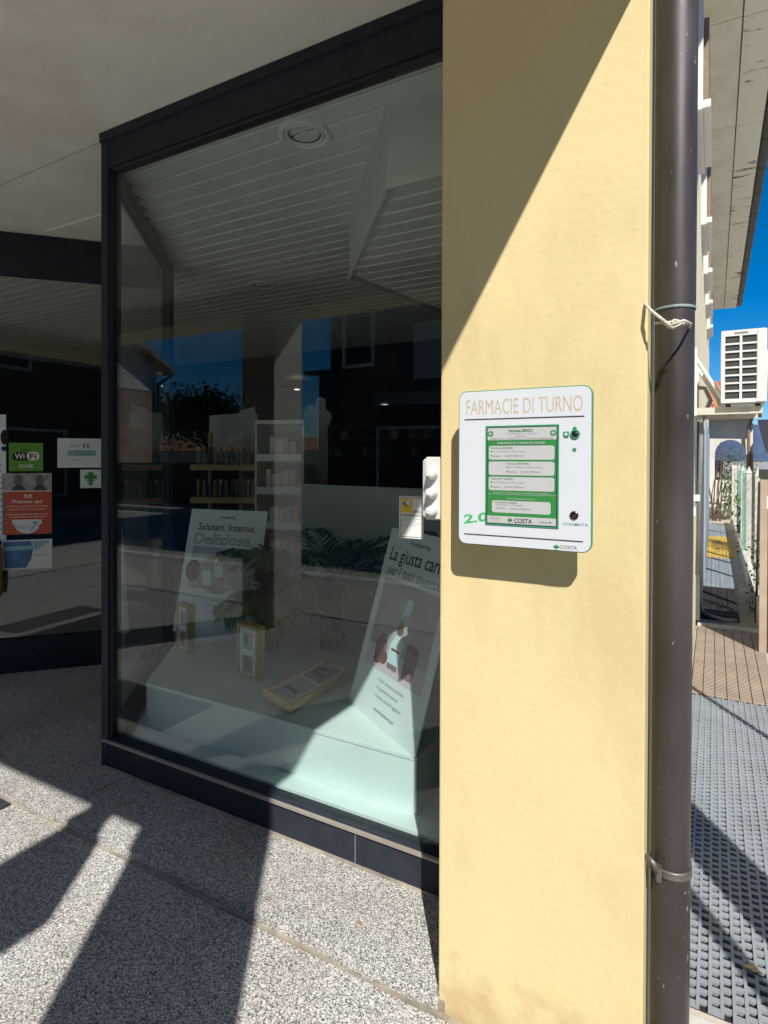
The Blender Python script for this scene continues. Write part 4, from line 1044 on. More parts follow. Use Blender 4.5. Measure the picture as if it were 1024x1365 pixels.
# 2.0 mark, partly under the screen edge
a = Z1(120, 845); b = Z1(262, 888)
GL = simple('mark_green', (0.05, 0.42, 0.13), 0.4, 0.2, 30)
m_ = Face(pf_.pt(a[0], a[1]), Vector((1, 0, 0.16)), Vector((0.16, 0, -1))); m_.n = Vector((0, -1, 0))
text(m_, '2.0', 0.0, 0.001, 0.068, 0.0245, hp, GL, ip, bold=0.03, shear=0.1)
# camera lens, button and marks
def ring(fn, z, ro, ri, mat, name, dep=0.004):
    c = fn(*z); o = Vector(pf_.pt(c[0], c[1], 0.001))
    return MB().lathe([(ro, -0.001), (ro, dep * .7), (ro * .93, dep), (ri, dep), (ri, 0.0)], o, (0, -1, 0), 24).build(name, mat, ip, smooth=False)
ring(Z1, (806, 358), 0.0110, 0.0075, GREEN_E, 'lens_ring')
c = Z1(806, 358); MB().lathe([(0.0078, 0.0015), (0.005, 0.0035), (0.0005, 0.004)], pf_.pt(c[0], c[1], 0.001), (0, -1, 0), 20).build('camera_lens', BLACK, ip, smooth=True)
c = Z1(803, 325); pf_.disc(c[0], c[1], 0.0047, hp, 0.0008).build('indicator', GREEN_E, ip)
c = Z1(801, 453); pf_.disc(c[0], c[1], 0.0046, hp, 0.0008).build('indicator', GREEN_E, ip)
c = Z1(750, 358); pf_.rrect(c[0] - 0.0068, c[1] - 0.006, c[0] + 0.0068, c[1] + 0.006, 0.002, hp, 0.0008).build('camera_icon', GREEN_E, ip)
pf_.disc(c[0], c[1], 0.0036, hp + 0.001, 0.0004).build('camera_icon', PANEL_W, ip)
pf_.rect(c[0] - 0.005, c[1] + 0.0068, c[0] + 0.005, c[1] + 0.009, hp, 0.0008).build('camera_icon', GREEN_E, ip)
c = Z1(800, 850); bo = pf_.pt(c[0], c[1], 0.001)
MB().lathe([(0.0098, -0.001), (0.0098, 0.003), (0.008, 0.004), (0.0077, 0.0025), (0.0005, 0.0025)], bo, (0, -1, 0), 28).build('call_button', simple('button_metal', (0.07, 0.05, 0.05), 0.25, 0.1, metal=0.8), ip, smooth=False)
bb = pf_.pt(c[0], c[1], 0.0037)
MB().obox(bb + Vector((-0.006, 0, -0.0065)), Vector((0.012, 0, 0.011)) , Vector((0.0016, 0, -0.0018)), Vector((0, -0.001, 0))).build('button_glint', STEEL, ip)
a = Z1(732, 893); b = Z1(884, 922)
text(pf_, 'CHIAMATA', a[0], a[1], b[0], b[1] - 0.001, hp, simple('petrol_ink', (0.05, 0.20, 0.21), 0.5), ip, bold=0.012)
a = Z1(712, 1031); b = Z1(817, 1060)
text(pf_, 'COSTA', a[0], a[1], b[0], b[1], hp, INK, ip)
c = Z1(691, 1042); costa_logo(c[0], c[1], 0.0068, hp, ip)
a = Z1(712, 1063); b = Z1(817, 1069); pf_.rect(a[0], a[1] , b[0], a[1] + 0.0008, hp, 0.0004).build('logo_rule', INKG, ip)

# ---- white terminal box on the pillar side, with three round knobs
YT = 1.535
a = onY(561, 612, YT); b = onY(584, 695, YT)
zt1, zt0 = onY(570, 609, YT).z, onY(570, 693, YT).z
tb = thing('terminal_box', 'white wall box with three round knobs mounted on the side of the yellow pillar', 'switch box')
bx((a.x, YT + 0.012, zt0 + 0.006), (PXL + 0.002, YT + 0.05, zt1 - 0.006)).build('back_box', WHITE_P, tb, bevel=0.004)
bx((a.x + 0.011, YT, zt0), (PXL + 0.003, YT + 0.013, zt1)).build('cover', WHITE_P, tb, bevel=0.005)
for k in range(3):
    zz = onY(577, (632, 657, 681)[k], YT).z
    xk = onY(577.5, 650, YT).x
    kb = MB().lathe([(0.0165, 0.0), (0.0165, 0.008), (0.0135, 0.022), (0.0105, 0.027), (0.0005, 0.0275)], (xk, YT, zz), (0, -1, 0), 20).build('knob', WHITE_P, tb, smooth=False)
    MB().lathe([(0.0062, 0.027), (0.0062, 0.032), (0.003, 0.033), (0.003, 0.030), (0.0004, 0.030)], (xk, YT, zz), (0, -1, 0), 12).build('screw', PAPER, kb)
# CCTV notice on the glass
gf = Face((0, YW + 0.0215, 3.0), (1, 0, 0), (0, 0, -1)); gf.n = Vector((0, -1, 0))
a = gf.uv(532.5, 661); b = gf.uv(565, 719)
cc = gf.rrect(a[0], a[1], b[0], b[1], 0.003, 0.0, 0.0012).build('surveillance_notice', PAPER)
tag(cc, 'white video surveillance notice with a yellow camera picture on the shop window', 'notice')
w, h = b[0] - a[0], b[1] - a[1]
for q in ((.06, .03, .94, .04), (.06, .96, .94, .97), (.06, .04, .075, .96), (.925, .04, .94, .96)):
    gf.rect(a[0] + w * q[0], a[1] + h * q[1], a[0] + w * q[2], a[1] + h * q[3], 0.0014, 0.0004).build('border', INK, cc)
gf.rect(a[0] + w * .1, a[1] + h * .06, a[0] + w * .54, a[1] + h * .39, 0.0014, 0.0004).build('yellow_field', simple('notice_yellow', (0.80, 0.58, 0.02), 0.5), cc)
gf.poly([(a[0] + w * .12, a[1] + h * .17), (a[0] + w * .36, a[1] + h * .07), (a[0] + w * .5, a[1] + h * .14), (a[0] + w * .30, a[1] + h * .27)], 0.0020, 0.0004).build('camera_picture', INKG, cc)
gf.disc(a[0] + w * .37, a[1] + h * .15, w * .09, 0.0026, 0.0004).build('camera_picture', PAPER, cc)
text(gf, 'AREA', a[0] + w * .58, a[1] + h * .325, a[0] + w * .9, a[1] + h * .395, 0.0016, INK, cc, bold=0.01)
text(gf, 'VIDEOSORVEGLIATA', a[0] + w * .1, a[1] + h * .42, a[0] + w * .9, a[1] + h * .48, 0.0016, INK, cc, bold=0.01)
for k, s_ in enumerate(('La registrazione è effettuata da', 'per fini di sicurezza', 'Art. 13 Codice in materia', 'di protezione dei dati personali')):
    text(gf, s_, a[0] + w * .1, a[1] + h * (.52 + .055 * k), a[0] + w * (.9 if k % 2 == 0 else .7), a[1] + h * (.545 + .055 * k), 0.0016, INKG, cc)

# ---- drainpipe with its strap and cable
pc = onY(897.5, 700, 1.60); rp = 0.0437
pcx = pc.x
# centre chosen so both tangents match
dp = thing('drainpipe', 'brown metal drainpipe running up the corner beside the yellow pillar', 'drainpipe')
YP = 1.60
zj = onY(900, 412, YP).z
MB().lathe([(rp, -0.3), (rp, zj)], (pcx, YP, 0), seg=40).build('pipe', COPPER, dp, smooth=True)
MB().lathe([(rp + 0.0022, zj - 0.004), (rp + 0.0022, 5.8)], (pcx, YP, 0), seg=40).build('pipe', COPPER, dp, smooth=True)
MB().lathe([(rp + 0.0023, zj - 0.0055), (rp + 0.0030, zj - 0.004), (rp + 0.0030, zj - 0.001), (rp + 0.0022, zj + 0.001)], (pcx, YP, 0), seg=40).build('solder_seam', VERDI, dp, smooth=True)
zs = onY(900, 1155, YP).z
m = MB().lathe([(rp + 0.0005, zs - 0.011), (rp + 0.0035, zs - 0.010), (rp + 0.004, zs - 0.004), (rp + 0.0015, zs), (rp + 0.004, zs + 0.004), (rp + 0.0035, zs + 0.009), (rp + 0.0005, zs + 0.010)], (pcx, YP, 0), seg=40)
m.build('strap', GALV, dp, smooth=True)
c0 = onY(860, 1128, D + 0.01)
MB().tube([(XW + 0.002, D + 0.035, zs + 0.035), (XW + 0.02, D + 0.025, zs + 0.025), (pcx - 0.025, YP - rp - 0.006, zs + 0.004)], 0.007, 8).build('strap_arm', GALV, dp, smooth=True)
MB().obox((pcx - 0.028, YP - rp - 0.012, zs - 0.018), (0.012, 0, 0), (0, 0.02, 0), (0, 0, 0.036)).build('strap_lug', GALV, dp, bevel=0.002)
# knotted white cable tied round the pipe
zc = onY(895, 430, YP - rp).z
cable = thing('tie_cable', 'knotted white cable tied round the drainpipe', 'cable')
YC = 1.478
pts = [onY(858.5, 400, D + 0.03), onY(861, 406, D - 0.005), onY(867, 413, D - 0.03), onY(876, 420.5, YC), onY(886, 428, YC - 0.004)]
MB().tube(pts, 0.0036, 8).build('cable_strand', WIRE, cable, smooth=True)
MB().tube([onY(x, y, YC + q) for x, y, q in ((886, 428, -.004), (893, 434, -.006), (903, 430, -.010), (912, 427, -.006), (919, 430, .0), (912, 432, .006), (904, 431.5, .004), (893, 436.5, -.004), (886, 431, .0))], 0.0032, 8).build('knot', WIRE, cable, smooth=True)
MB().tube([onY(x, y, YC + q) for x, y, q in ((873, 430.5, .012), (884, 430, .004), (896, 429, -.002), (906, 433, -.007), (897, 437.5, -.008), (890, 432, -.004), (899, 426.5, .003), (915, 430, .008))], 0.0030, 8).build('knot', WIRE, cable, smooth=True)
e0 = onY(915, 430, YC + .008)
MB().tube([e0, e0 + Vector((0.008, 0.03, 0.003)), Vector((pcx + rp * 0.75, YP - rp * 0.62, e0.z + 0.004))], 0.0030, 8).build('cable_strand', WIRE, cable, smooth=True)

# ---- alley ground and mats
AG = -0.03
struct(bx((0.004, -1.0, -0.4), (0.75, 1.49, AG)).build('path', CONC))
al = struct(bx((XW, 1.5, -0.4), (0.75, 26, AG - 0.002)).build('alley_floor', CONC))
xa = XW + 0.015
def ribbed_mat(name, label, y0, y1, x1, mat, pitch=0.030, rows=None):
    """woven plastic runner: long ribs with staggered short links, real holes between them"""
    t = thing(name, label, 'mat')
    n = int((x1 - xa) / pitch)
    for i in range(n):
        m = MB(); x0 = xa + i * pitch
        m.box((x0, y0, AG), (x0 + pitch * 0.30, y1, AG + 0.012))
        y = y0 + (0.5 if i % 2 else 0.0) * 0.036
        while y < y1 - 0.02:
            m.box((x0 + pitch * 0.29, y, AG + 0.001), (x0 + pitch * 1.01, min(y1, y + 0.018 + random.uniform(-.0015, .002)), AG + 0.0105 - 0.002 * (i % 2) + random.uniform(-.0012, .0012))); y += 0.036
        m.build('rib', mat, t)
    MB().box((xa, y0, AG - 0.0015), (xa + n * pitch, y1, AG + 0.001)).build('backing', MAT_K, t)
    return t
ribbed_mat('plastic_mat', 'blue grey openwork plastic mat on the alley floor beside the drainpipe', 1.86, 4.35, 0.33, MAT_B)
def plain_mat(name, label, y0, y1, x1, mat, n=6, th=0.012, line=None):
    t = thing(name, label, 'mat')
    bx((xa, y0, AG - 0.001), (x1, y1, AG + th * .6)).build('backing', line or mat, t)
    st_ = (x1 - xa) / n
    for i in range(n):
        bx((xa + i * st_ + 0.003, y0 + 0.004, AG), (xa + (i + 1) * st_ - 0.003, y1 - 0.004, AG + th)).build('strip', mat, t)
    return t
plain_mat('ribbed_mat', 'tan ribbed runner between the blue plastic mat and the black mat', 4.36, 6.15, 0.36, MAT_T2, 7, line=simple('tan_gap', (0.10, 0.075, 0.055), 0.9))
plain_mat('rubber_mat', 'black rubber mat lying in the alley shade', 6.5, 8.1, 0.22, MAT_K, 4, 0.02)
plain_mat('plastic_mat', 'pale blue mat just beyond the black rubber mat', 8.15, 10.6, 0.25, MAT_B, 4)
plain_mat('yellow_mat', 'ochre yellow mat between two pale blue mats', 10.7, 13.6, 0.28, MAT_Y, 3)
plain_mat('plastic_mat', 'pale blue mat beyond the yellow mat', 13.7, 16.4, 0.25, MAT_B, 3)
bx((XW, 1.505, AG - 0.001), (0.5, 1.83, AG + 0.004)).build('alley_kerb', STONE, al)
bx((xa, 6.18, AG), (0.42, 6.22, AG + 0.03)).build('alley_kerb', FENCEP, al)
MB().tube([(xa + 0.01, 6.8, AG + 0.05), (xa + 0.05, 6.55, AG + 0.035), (0.1, 6.42, AG + 0.03), (0.2, 6.45, AG + 0.03)], 0.018, 8).build('hose', simple('hose_grey', (0.28, 0.28, 0.29), 0.5), None, smooth=True)
tag(bpy.data.objects['hose'], 'grey hose lying across the black rubber mat', 'hose')
random.seed(9)
lf = onZ(988, 1287, AG + 0.014)
m = MB(); m._add([lf, lf + Vector((0.03, 0.02, 0.006)), lf + Vector((0.055, 0.005, 0.0)), lf + Vector((0.02, -0.012, 0.008))], [(0, 1, 2, 3)]); m.extrude([lf, lf + Vector((0.03, -0.015, 0.004)), lf + Vector((0.06, 0.0, 0.002)), lf + Vector((0.03, 0.012, 0.006))], (0, 0, 0.001))
o = m.build('dry_leaf', simple('dry_leaf_tan', (0.55, 0.42, 0.24), 0.8)); tag(o, 'dry tan leaf on the blue plastic mat', 'leaf')

# ---- outdoor air-conditioning unit
FA = 4.4
p00 = atd(962, 443, FA); p11 = atd(1013, 538, FA)
ax0, ax1 = p00.x, atd(1021, 490, FA).x; yA = p00.y; za1 = atd(985, 441, FA).z; za0 = atd(985, 538, FA).z
ac = thing('air_conditioner', 'white outdoor air conditioning unit mounted on the alley wall', 'air conditioner')
LAC = 0.75
bx((ax0, yA + 0.02, za0), (ax1, yA + LAC, za1)).build('cabinet', WHITE_P, ac, bevel=0.008)
bx((ax0 + 0.004, yA + 0.012, za0 + 0.02), (ax1 - 0.03, yA + 0.0205, za1 - 0.02)).build('coil', simple('ac_coil_shade', (0.035, 0.042, 0.042), 0.6, 0.3, 60), ac)  # near black: colour stands in for the shade behind the shallow grille
# grille: frame bars and crossbars leave two columns of eight openings
gx0, gx1 = ax0, ax1 - 0.04
hz = za1 - za0; gw = gx1 - gx0
cols = [gx0 + gw * f for f in (0.0, 0.10, 0.47, 0.535, 0.90, 1.0)]
top, bot = za1 - hz * 0.085, za0 + hz * 0.06
m = MB(); m.box((cols[0], yA, za0 + 0.004), (cols[1], yA + 0.014, za1 - 0.004)); m.build('grille_bar', WHITE_P, ac)
m = MB(); m.box((cols[2], yA, bot), (cols[3], yA + 0.014, top)); m.build('grille_bar', WHITE_P, ac)
m = MB(); m.box((cols[4], yA, za0 + 0.004), (ax1 - 0.004, yA + 0.021, za1 - 0.004)); m.build('grille_bar', WHITE_P, ac, bevel=0.004)
m = MB(); m.box((cols[1], yA, top), (cols[4], yA + 0.014, za1 - 0.004)); m.build('grille_bar', WHITE_P, ac)
m = MB(); m.box((cols[1], yA, za0 + 0.004), (cols[4], yA + 0.014, bot)); m.build('grille_bar', WHITE_P, ac)
for k in range(1, 8):
    zz = bot + (top - bot) * k / 8
    for c0_, c1_ in ((1, 2), (3, 4)):
        bx((cols[c0_] - 0.001, yA + 0.001, zz - hz * 0.012), (cols[c1_] + 0.001, yA + 0.013, zz + hz * 0.012)).build('grille_bar', WHITE_P, ac)
bx((gx0 + gw * 0.33, yA - 0.002, za1 - hz * 0.06), (gx0 + gw * 0.68, yA + 0.002, za1 - hz * 0.035)).build('handle_recess', simple('ac_recess', (0.22, 0.20, 0.19), 0.6), ac)
MB().lathe([(0.2, 0.0), (0.2, 0.02), (0.17, 0.03), (0.03, 0.03), (0.001, 0.03)], (ax1, yA + LAC * .6, (za0 + za1) / 2), (1, 0, 0), 28).build('fan_guard', WHITE_P, ac)
# wall bracket
br = thing('wall_bracket', 'white steel bracket carrying the air conditioner off the alley wall', 'bracket')
for yy in (yA + 0.06, yA + LAC - 0.1):
    bx((XW - 0.002, yy, za0 - 0.075), (ax1 - 0.02, yy + 0.035, za0 - 0.022)).build('arm', FENCEP, br)
    bx((XW - 0.002, yy - 0.001, za0 - 0.08), (XW + 0.02, yy + 0.036, za0 + 0.44)).build('upright', WHITE_P, br)
    MB().tube([(XW + 0.01, yy + 0.017, za0 + 0.36), (ax0 + 0.03, yy + 0.017, za0 + 0.01)], 0.014, 6).build('brace', WHITE_P, br)
    for xx in (ax0 + 0.03, ax1 - 0.07):
        bx((xx, yy, za0 - 0.0225), (xx + 0.035, yy + 0.035, za0 + 0.002)).build('foot_pad', GUTTER, br)
m = MB().tube([(XW + 0.02, yA + 0.3, za0 + 0.16), (XW + 0.07, yA + 0.28, za0 + 0.15), (XW + 0.11, yA + 0.25, za0 + 0.05), (XW + 0.05, yA + 0.2, za0 - 0.12), (XW + 0.03, yA + 0.2, 0.6)], 0.016, 8)
o = m.build('refrigerant_line', simple('line_grey', (0.22, 0.22, 0.22), 0.6), None, smooth=True); tag(o, 'grey insulated line hanging under the air conditioner', 'pipe')

# ---- fence along the alley
fx = 0.385
fpx = []
def fence_post(y, label, mat, h=1.42, w=0.055, group='posts of the alley fence'):
    t = thing('fence_post', label, 'post', (fx, y, AG), group)
    bx((-w / 2, -w / 2, -0.1), (w / 2, w / 2, h - 0.05)).build('shaft', mat, t)
    mm = MB(); mm._add([(-w * .6, -w * .6, h - 0.051), (w * .6, -w * .6, h - 0.051), (w * .6, w * .6, h - 0.051), (-w * .6, w * .6, h - 0.051), (0, 0, h + 0.04)], [(0, 3, 2, 1), (0, 1, 4), (1, 2, 4), (2, 3, 4), (3, 0, 4)])
    mm.build('cap', mat, t)
    return t
first = fence_post(7.0, 'pale concrete fence post with a pointed cap along the alley', FENCEP)
y = 7.0
for k in range(5):
    y += 1.75; o = copy_tree(first); o.location.y = y
g0 = fence_post(9.9, 'green painted fence post among the pale posts', FENCEG, 1.40, 0.06, 'green posts of the alley fence')
o = copy_tree(g0); o.location.y = 12.2
wf = thing('wire_fence', 'wire mesh strung between the alley fence posts', 'fence')
m = MB()
for k in range(15): m.tube([(fx + 0.04, 6.2, 0.05 + k * 0.09), (fx + 0.04, 16.5, 0.05 + k * 0.09)], 0.0022, 4, False)
m.build('line_wires', GALV, wf)
m = MB()
y = 6.2
while y < 16.5: m.tube([(fx + 0.045, y, 0.0), (fx + 0.045, y, 1.36)], 0.0022, 4, False); y += 0.12
m.build('cross_wires', GALV, wf)
wl_ = bx((fx - 0.03, 6.3, AG - 0.05), (fx + 0.03, 16.6, 0.22)).build('boundary_wall', WHITE_R); tag(wl_, 'long low white boundary wall behind the alley fence', 'wall')
# dark gate leaf and its pale post
gp = thing('garden_gate', 'dark metal garden gate leaf with a pale post beside the alley', 'gate')
g_a = onZ(1016, 872, AG)
bx((g_a.x - 0.02, g_a.y, AG), (g_a.x + 0.03, g_a.y + 0.05, 1.36)).build('post', MAT_T, gp)
bx((g_a.x + 0.031, g_a.y + 0.01, AG + 0.05), (g_a.x + 0.75, g_a.y + 0.035, 1.30)).build('leaf', GUTTER, gp)
bx((g_a.x - 0.03, g_a.y - 0.01, 1.361), (g_a.x + 0.78, g_a.y + 0.06, 1.43)).build('top_rail', GUTTER, gp)
bx((g_a.x + 0.02, g_a.y - 0.004, 1.12), (g_a.x + 0.09, g_a.y + 0.0095, 1.22)).build('letter_plate', WHITE_P, gp)
# vine-like dark bundle hanging on the fence
random.seed(4)
iv = thing('dark_shrub', 'thin dark climbing shrub against the alley fence', 'shrub')
MB().tube([(fx - 0.03, 6.6, AG), (fx - 0.02, 6.62, 0.6), (fx - 0.01, 6.6, 1.3)], 0.012, 6).build('stem', GUTTER, iv)
m = MB()
for k in range(160):
    zz = random.uniform(0.05, 0.75); c = Vector((fx - 0.02 + random.gauss(0, 0.04), 6.6 + random.gauss(0, 0.08), zz)); r_ = 0.02
    e1 = Vector((random.uniform(-1, 1), random.uniform(-1, 1), random.uniform(-1, 1))).normalized() * r_; e2_ = e1.orthogonal().normalized() * r_ * 0.6
    m._add([c - e1, c - e2_, c + e1, c + e2_], [(0, 1, 2, 3)])
m.build('foliage', LEAF_D, iv)

# piers and posts out of frame to the side of the path: their shadows stripe the mats
pr = thing('gate_pier', 'rendered gate pier at the mouth of the alley', 'pier')
bx((0.86, 1.12, -0.3), (1.02, 1.28, 2.05)).build('shaft', WHITE_R, pr); bx((0.83, 1.09, 2.051), (1.05, 1.31, 2.11)).build('cap', STONE, pr)
for (xx, yy, rr_, lab) in ((0.92, 0.80, 0.032, 'slim steel post standing before the gate pier'), (0.92, 2.86, 0.018, 'thin steel rod standing behind the gate pier')):
    o = MB().lathe([(rr_, -0.2), (rr_, 2.05), (rr_ * .6, 2.09), (0.001, 2.1)], (xx, yy, 0), seg=14).build('steel_post', GUTTER, None, smooth=True); tag(o, lab, 'post')

# ---- house closing the alley
hs = thing('arched_house', 'white house with an arched porch and tiled roof at the end of the alley', 'house')
YH = 21.0
def H(x, y): return onY(x, y, YH)
def wallpoly(pxs, mat, name, dep=0.4, yo=0.0):
    P = [onY(x, y, YH) + Vector((0, yo, 0)) for x, y in pxs]; return MB().extrude(P, (0, dep, 0)).build(name, mat, hs)
arch = [(953 + 0, 640), (953, 606)] + [(974 - 21 * math.cos(math.pi * k / 16), 606 - 20 * math.sin(math.pi * k / 16)) for k in range(1, 16)] + [(995, 606), (995, 640)]
wallpoly([(1004, 640), (1004, 556), (930, 556), (930, 640)] + arch, WHITE_R, 'arch_wall')
wallpoly([(995.5, 640), (995.5, 606), (1004.5, 606), (1004.5, 640)], PINK, 'porch_pillar', 0.42, -0.02)
wallpoly([(930, 690), (930, 640), (1010, 640), (1010, 690)], WHITE_R, 'low_wall', 0.3, -0.05)
wallpoly([(925, 557), (1014, 557), (1014, 551), (925, 551)], GUTTER, 'gutter', 0.3, -0.55)
roof_a = [onY(925, 551, YH - 0.5), onY(1012, 551, YH - 0.5)]; roof_b = [Vector((onY(925, 505, YH + 3.4).x, YH + 3.4, onY(925, 508, YH + 3.4).z)), Vector((onY(975, 505, YH + 3.4).x, YH + 3.4, onY(975, 508, YH + 3.4).z))]
for k in range(9):
    f0, f1 = k / 9, (k + 1) / 9
    a0 = roof_a[0].lerp(roof_a[1], f0); a1 = roof_a[0].lerp(roof_a[1], f1 - 0.015); c0_ = roof_b[0].lerp(roof_b[1], f0); c1_ = roof_b[0].lerp(roof_b[1], f1 - 0.015)
    MB().extrude([a0, a1, c1_, c0_], (0, 0.02, -0.09)).build('roof_tile_row', BRICK, hs)
MB().tube([onY(1003, 556, YH - 0.3), onY(998, 572, YH - 0.2), onY(998.5, 640, YH - 0.1)], 0.045, 8).build('downpipe', SHUT, hs)
bx((-0.35, YH + 1.4, 1.15), (0.25, YH + 1.45, 1.5)).build('porch_rail', PINK, hs)
# bare shrub twigs and a table by the end wall
random.seed(14)
tw = thing('bare_shrub', 'bare twiggy shrub before the arched house', 'shrub')
for k in range(9):
    b0 = Vector((0.05 + random.uniform(-.1, .1), 17.2, AG)); tip = b0 + Vector((random.uniform(-.35, .4), random.uniform(-.3, .3), random.uniform(1.2, 2.1)))
    MB().tube([b0, b0.lerp(tip, 0.5) + Vector((random.uniform(-.08, .08), 0, 0)), tip], [0.016, 0.012, 0.004], 6).build('branch', BARK, tw)
ew = bx((XW, 17.9, -0.1), (0.5, 18.0, 0.9)).build('end_wall', WHITE_R); tag(ew, 'short white wall across the far end of the alley', 'wall')

def bush(label, base, r, h, seed, n, mat):
    random.seed(seed); t = thing('garden_bush', label, 'bush', base)
    m = MB()
    for k in range(6): m.tube([(0, 0, -0.1), (random.gauss(0, r * .3), random.gauss(0, r * .3), h * .5), (random.gauss(0, r * .5), random.gauss(0, r * .5), h * .85)], [0.03, 0.02, 0.006], 5)
    m.build('stems', BARK, t); m = MB()
    cl = [(Vector((random.gauss(0, r * .45), random.gauss(0, r * .45), h * random.uniform(.25, .9))), r * random.uniform(.25, .45)) for k in range(12)]
    for k in range(n):
        c, q = random.choice(cl); p = c + Vector((random.gauss(0, 1), random.gauss(0, 1), random.gauss(0, 1))) * q * .6
        s = random.uniform(.03, .06); e1 = Vector((random.gauss(0, 1), random.gauss(0, 1), random.gauss(0, 1))).normalized() * s; e2_ = e1.orthogonal().normalized() * s * .5
        m._add([p - e1, p - e2_, p + e1, p + e2_], [(0, 1, 2, 3)])
    m.build('foliage', mat, t)
bush('green bush in the garden behind the alley fence', (1.0, 11.5, -0.1), 0.7, 1.5, 41, 1500, LEAF_L)
bush('dark bush seen through the arch of the white house', (0.1, 26.0, -0.1), 1.3, 2.0, 42, 2200, LEAF_T)
bush('small green bush close to the arched house', (0.75, 17.5, -0.1), 0.5, 1.3, 43, 1000, LEAF_L)
sh = thing('garden_shed', 'low shed with a dark roof beyond the alley fence', 'shed')
bx((1.5, 19.0, -0.1), (5.0, 22.0, 1.7)).build('wall', PINK, sh)
MB().extrude([(1.2, 18.7, 1.701), (5.3, 18.7, 1.701), (5.3, 22.3, 2.7), (1.2, 22.3, 2.7)], (0, 0, 0.1)).build('roof', GUTTER, sh)

# ---- far hills
random.seed(2)
m = MB(); n = 80; pts = []
for k in range(n + 1):
    a = math.radians(-60 + 120 * k / n); R_ = 3600
    hgt = 150 + 70 * math.sin(k * 0.37) + 50 * math.sin(k * 0.91 + 1) + random.uniform(-12, 12)
    pts.append((R_ * math.sin(a), R_ * math.cos(a), hgt))
vs = [(x, y, -5) for x, y, z in pts] + [(x * 1.12, y * 1.12, z) for x, y, z in pts] + [(x * 1.4, y * 1.4, -5) for x, y, z in pts]
q = n + 1
m._add(vs, [(i, i + 1, q + i + 1, q + i) for i in range(n)] + [(q + i, q + i + 1, 2 * q + i + 1, 2 * q + i) for i in range(n)])
struct(m.build('hills', HILLM))
struct(MB().prism([(-9000, 900), (9000, 900), (9000, 9000), (-9000, 9000)], -3.0, -1.0).build('plain', simple('far_fields', (0.10, 0.12, 0.05), 1.0)))

# ================================================================== the street behind the camera (mirrored in the glass)
def window_part(par, x0, x1, z0, z1, y, mat=BLACK, fr=None):
    f = MB(); t_ = 0.09
    f.box((x0 - t_, y, z0 - t_), (x1 + t_, y + 0.06, z0)); f.box((x0 - t_, y, z1), (x1 + t_, y + 0.06, z1 + t_)); f.box((x0 - t_, y, z0), (x0, y + 0.06, z1)); f.box((x1, y, z0), (x1 + t_, y + 0.06, z1))
    o = f.build('window', fr or GREYR, par); bx((x0, y - 0.02, z0), (x1, y + 0.02, z1)).build('pane', mat, o); return o
ob = thing('dark_building', 'tall shaded building across the street mirrored in the shop window', 'building')
XL = -9.65
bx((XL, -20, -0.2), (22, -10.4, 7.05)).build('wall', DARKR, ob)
bx((XL - 0.5, -20.4, 7.051), (22.5, -10.15, 7.2)).build('roof', BRICK, ob)
for x0 in (-9.1, -5.1, -2.2, 0.8, 3.8, 6.8, 9.8, 12.8): window_part(ob, x0, x0 + 0.85, 4.15, 6.2, -10.398)
for x0 in (-8.0, -4.2, -0.3, 3.6, 7.5, 11.4): window_part(ob, x0, x0 + 2.2, 0.4, 2.3, -10.398)
bx((-7.9, -10.397, 2.9), (-4.6, -9.9, 3.25)).build('awning_board', simple('awning_grey', (0.20, 0.21, 0.21), 0.8), ob)
MB().tube([(XL + 0.15, -10.3, 0), (XL + 0.15, -10.3, 7.0)], 0.06, 8).build('downpipe', GUTTER, ob)
sg = bx((-6.95, -10.399, 3.6), (-6.0, -10.30, 5.1)).build('shop_sign', simple('sign_white', (0.42, 0.43, 0.42), 0.6)); tag(sg, 'white shop sign board on the dark building across the street', 'sign')
sgf = Face((-6.01, -10.299, 5.09), (-1, 0, 0), (0, 0, -1)); sgf.n = Vector((0, 1, 0))
text(sgf, 'ESCO', 0.45, 0.86, 0.90, 0.99, 0.002, INK, sg)
lowb = thing('low_building', 'low tiled building beside the dark one across the street', 'building')
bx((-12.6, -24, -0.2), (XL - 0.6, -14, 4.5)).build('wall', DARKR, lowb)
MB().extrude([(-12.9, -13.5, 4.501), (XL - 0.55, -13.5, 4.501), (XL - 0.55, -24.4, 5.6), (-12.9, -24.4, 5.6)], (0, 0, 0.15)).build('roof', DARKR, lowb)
# gabled house
gh = thing('gabled_house', 'brown and white gabled house across the street mirrored in the glass', 'house')
X1, Ya, Yb = -21.0, -7.0, -13.8
ym_ = (Ya + Yb) / 2
bx((-30, Yb, -0.2), (X1, Ya, 4.35)).build('wall', BROWNR, gh)
MB().extrude([(X1 + 0.02, Ya, 4.351), (X1 + 0.02, ym_, 7.4), (X1 + 0.02, Yb, 5.4), (X1 + 0.02, Yb, 4.351)], (-9, 0, 0)).build('gable', GREYR, gh)
for (p_, q_) in (((Ya + 0.5, 4.9), (ym_, 7.45)), ((ym_, 7.45), (Yb - 0.6, 5.15))):
    MB().extrude([(X1 + 0.5, p_[0], p_[1]), (X1 + 0.5, q_[0], q_[1]), (X1 + 0.5, q_[0], q_[1] + 0.18), (X1 + 0.5, p_[0], p_[1] + 0.18)], (-10, 0, 0)).build('roof', SHUT, gh)
MB().tube([(X1 + 0.35, Yb - 0.5, 5.1), (X1 + 0.1, Yb - 0.05, 4.7), (X1 + 0.08, Yb - 0.05, 0)], 0.07, 8).build('downpipe', GUTTER, gh)
bx((X1 + 0.001, -11.3, 2.4), (X1 + 0.05, -10.5, 3.9)).build('window', simple('window_cream', (0.62, 0.60, 0.45), 0.6), gh)
bx((X1 + 0.001, -9.0, 2.4), (X1 + 0.05, -8.2, 3.9)).build('window', MATS['window_cream'], gh)
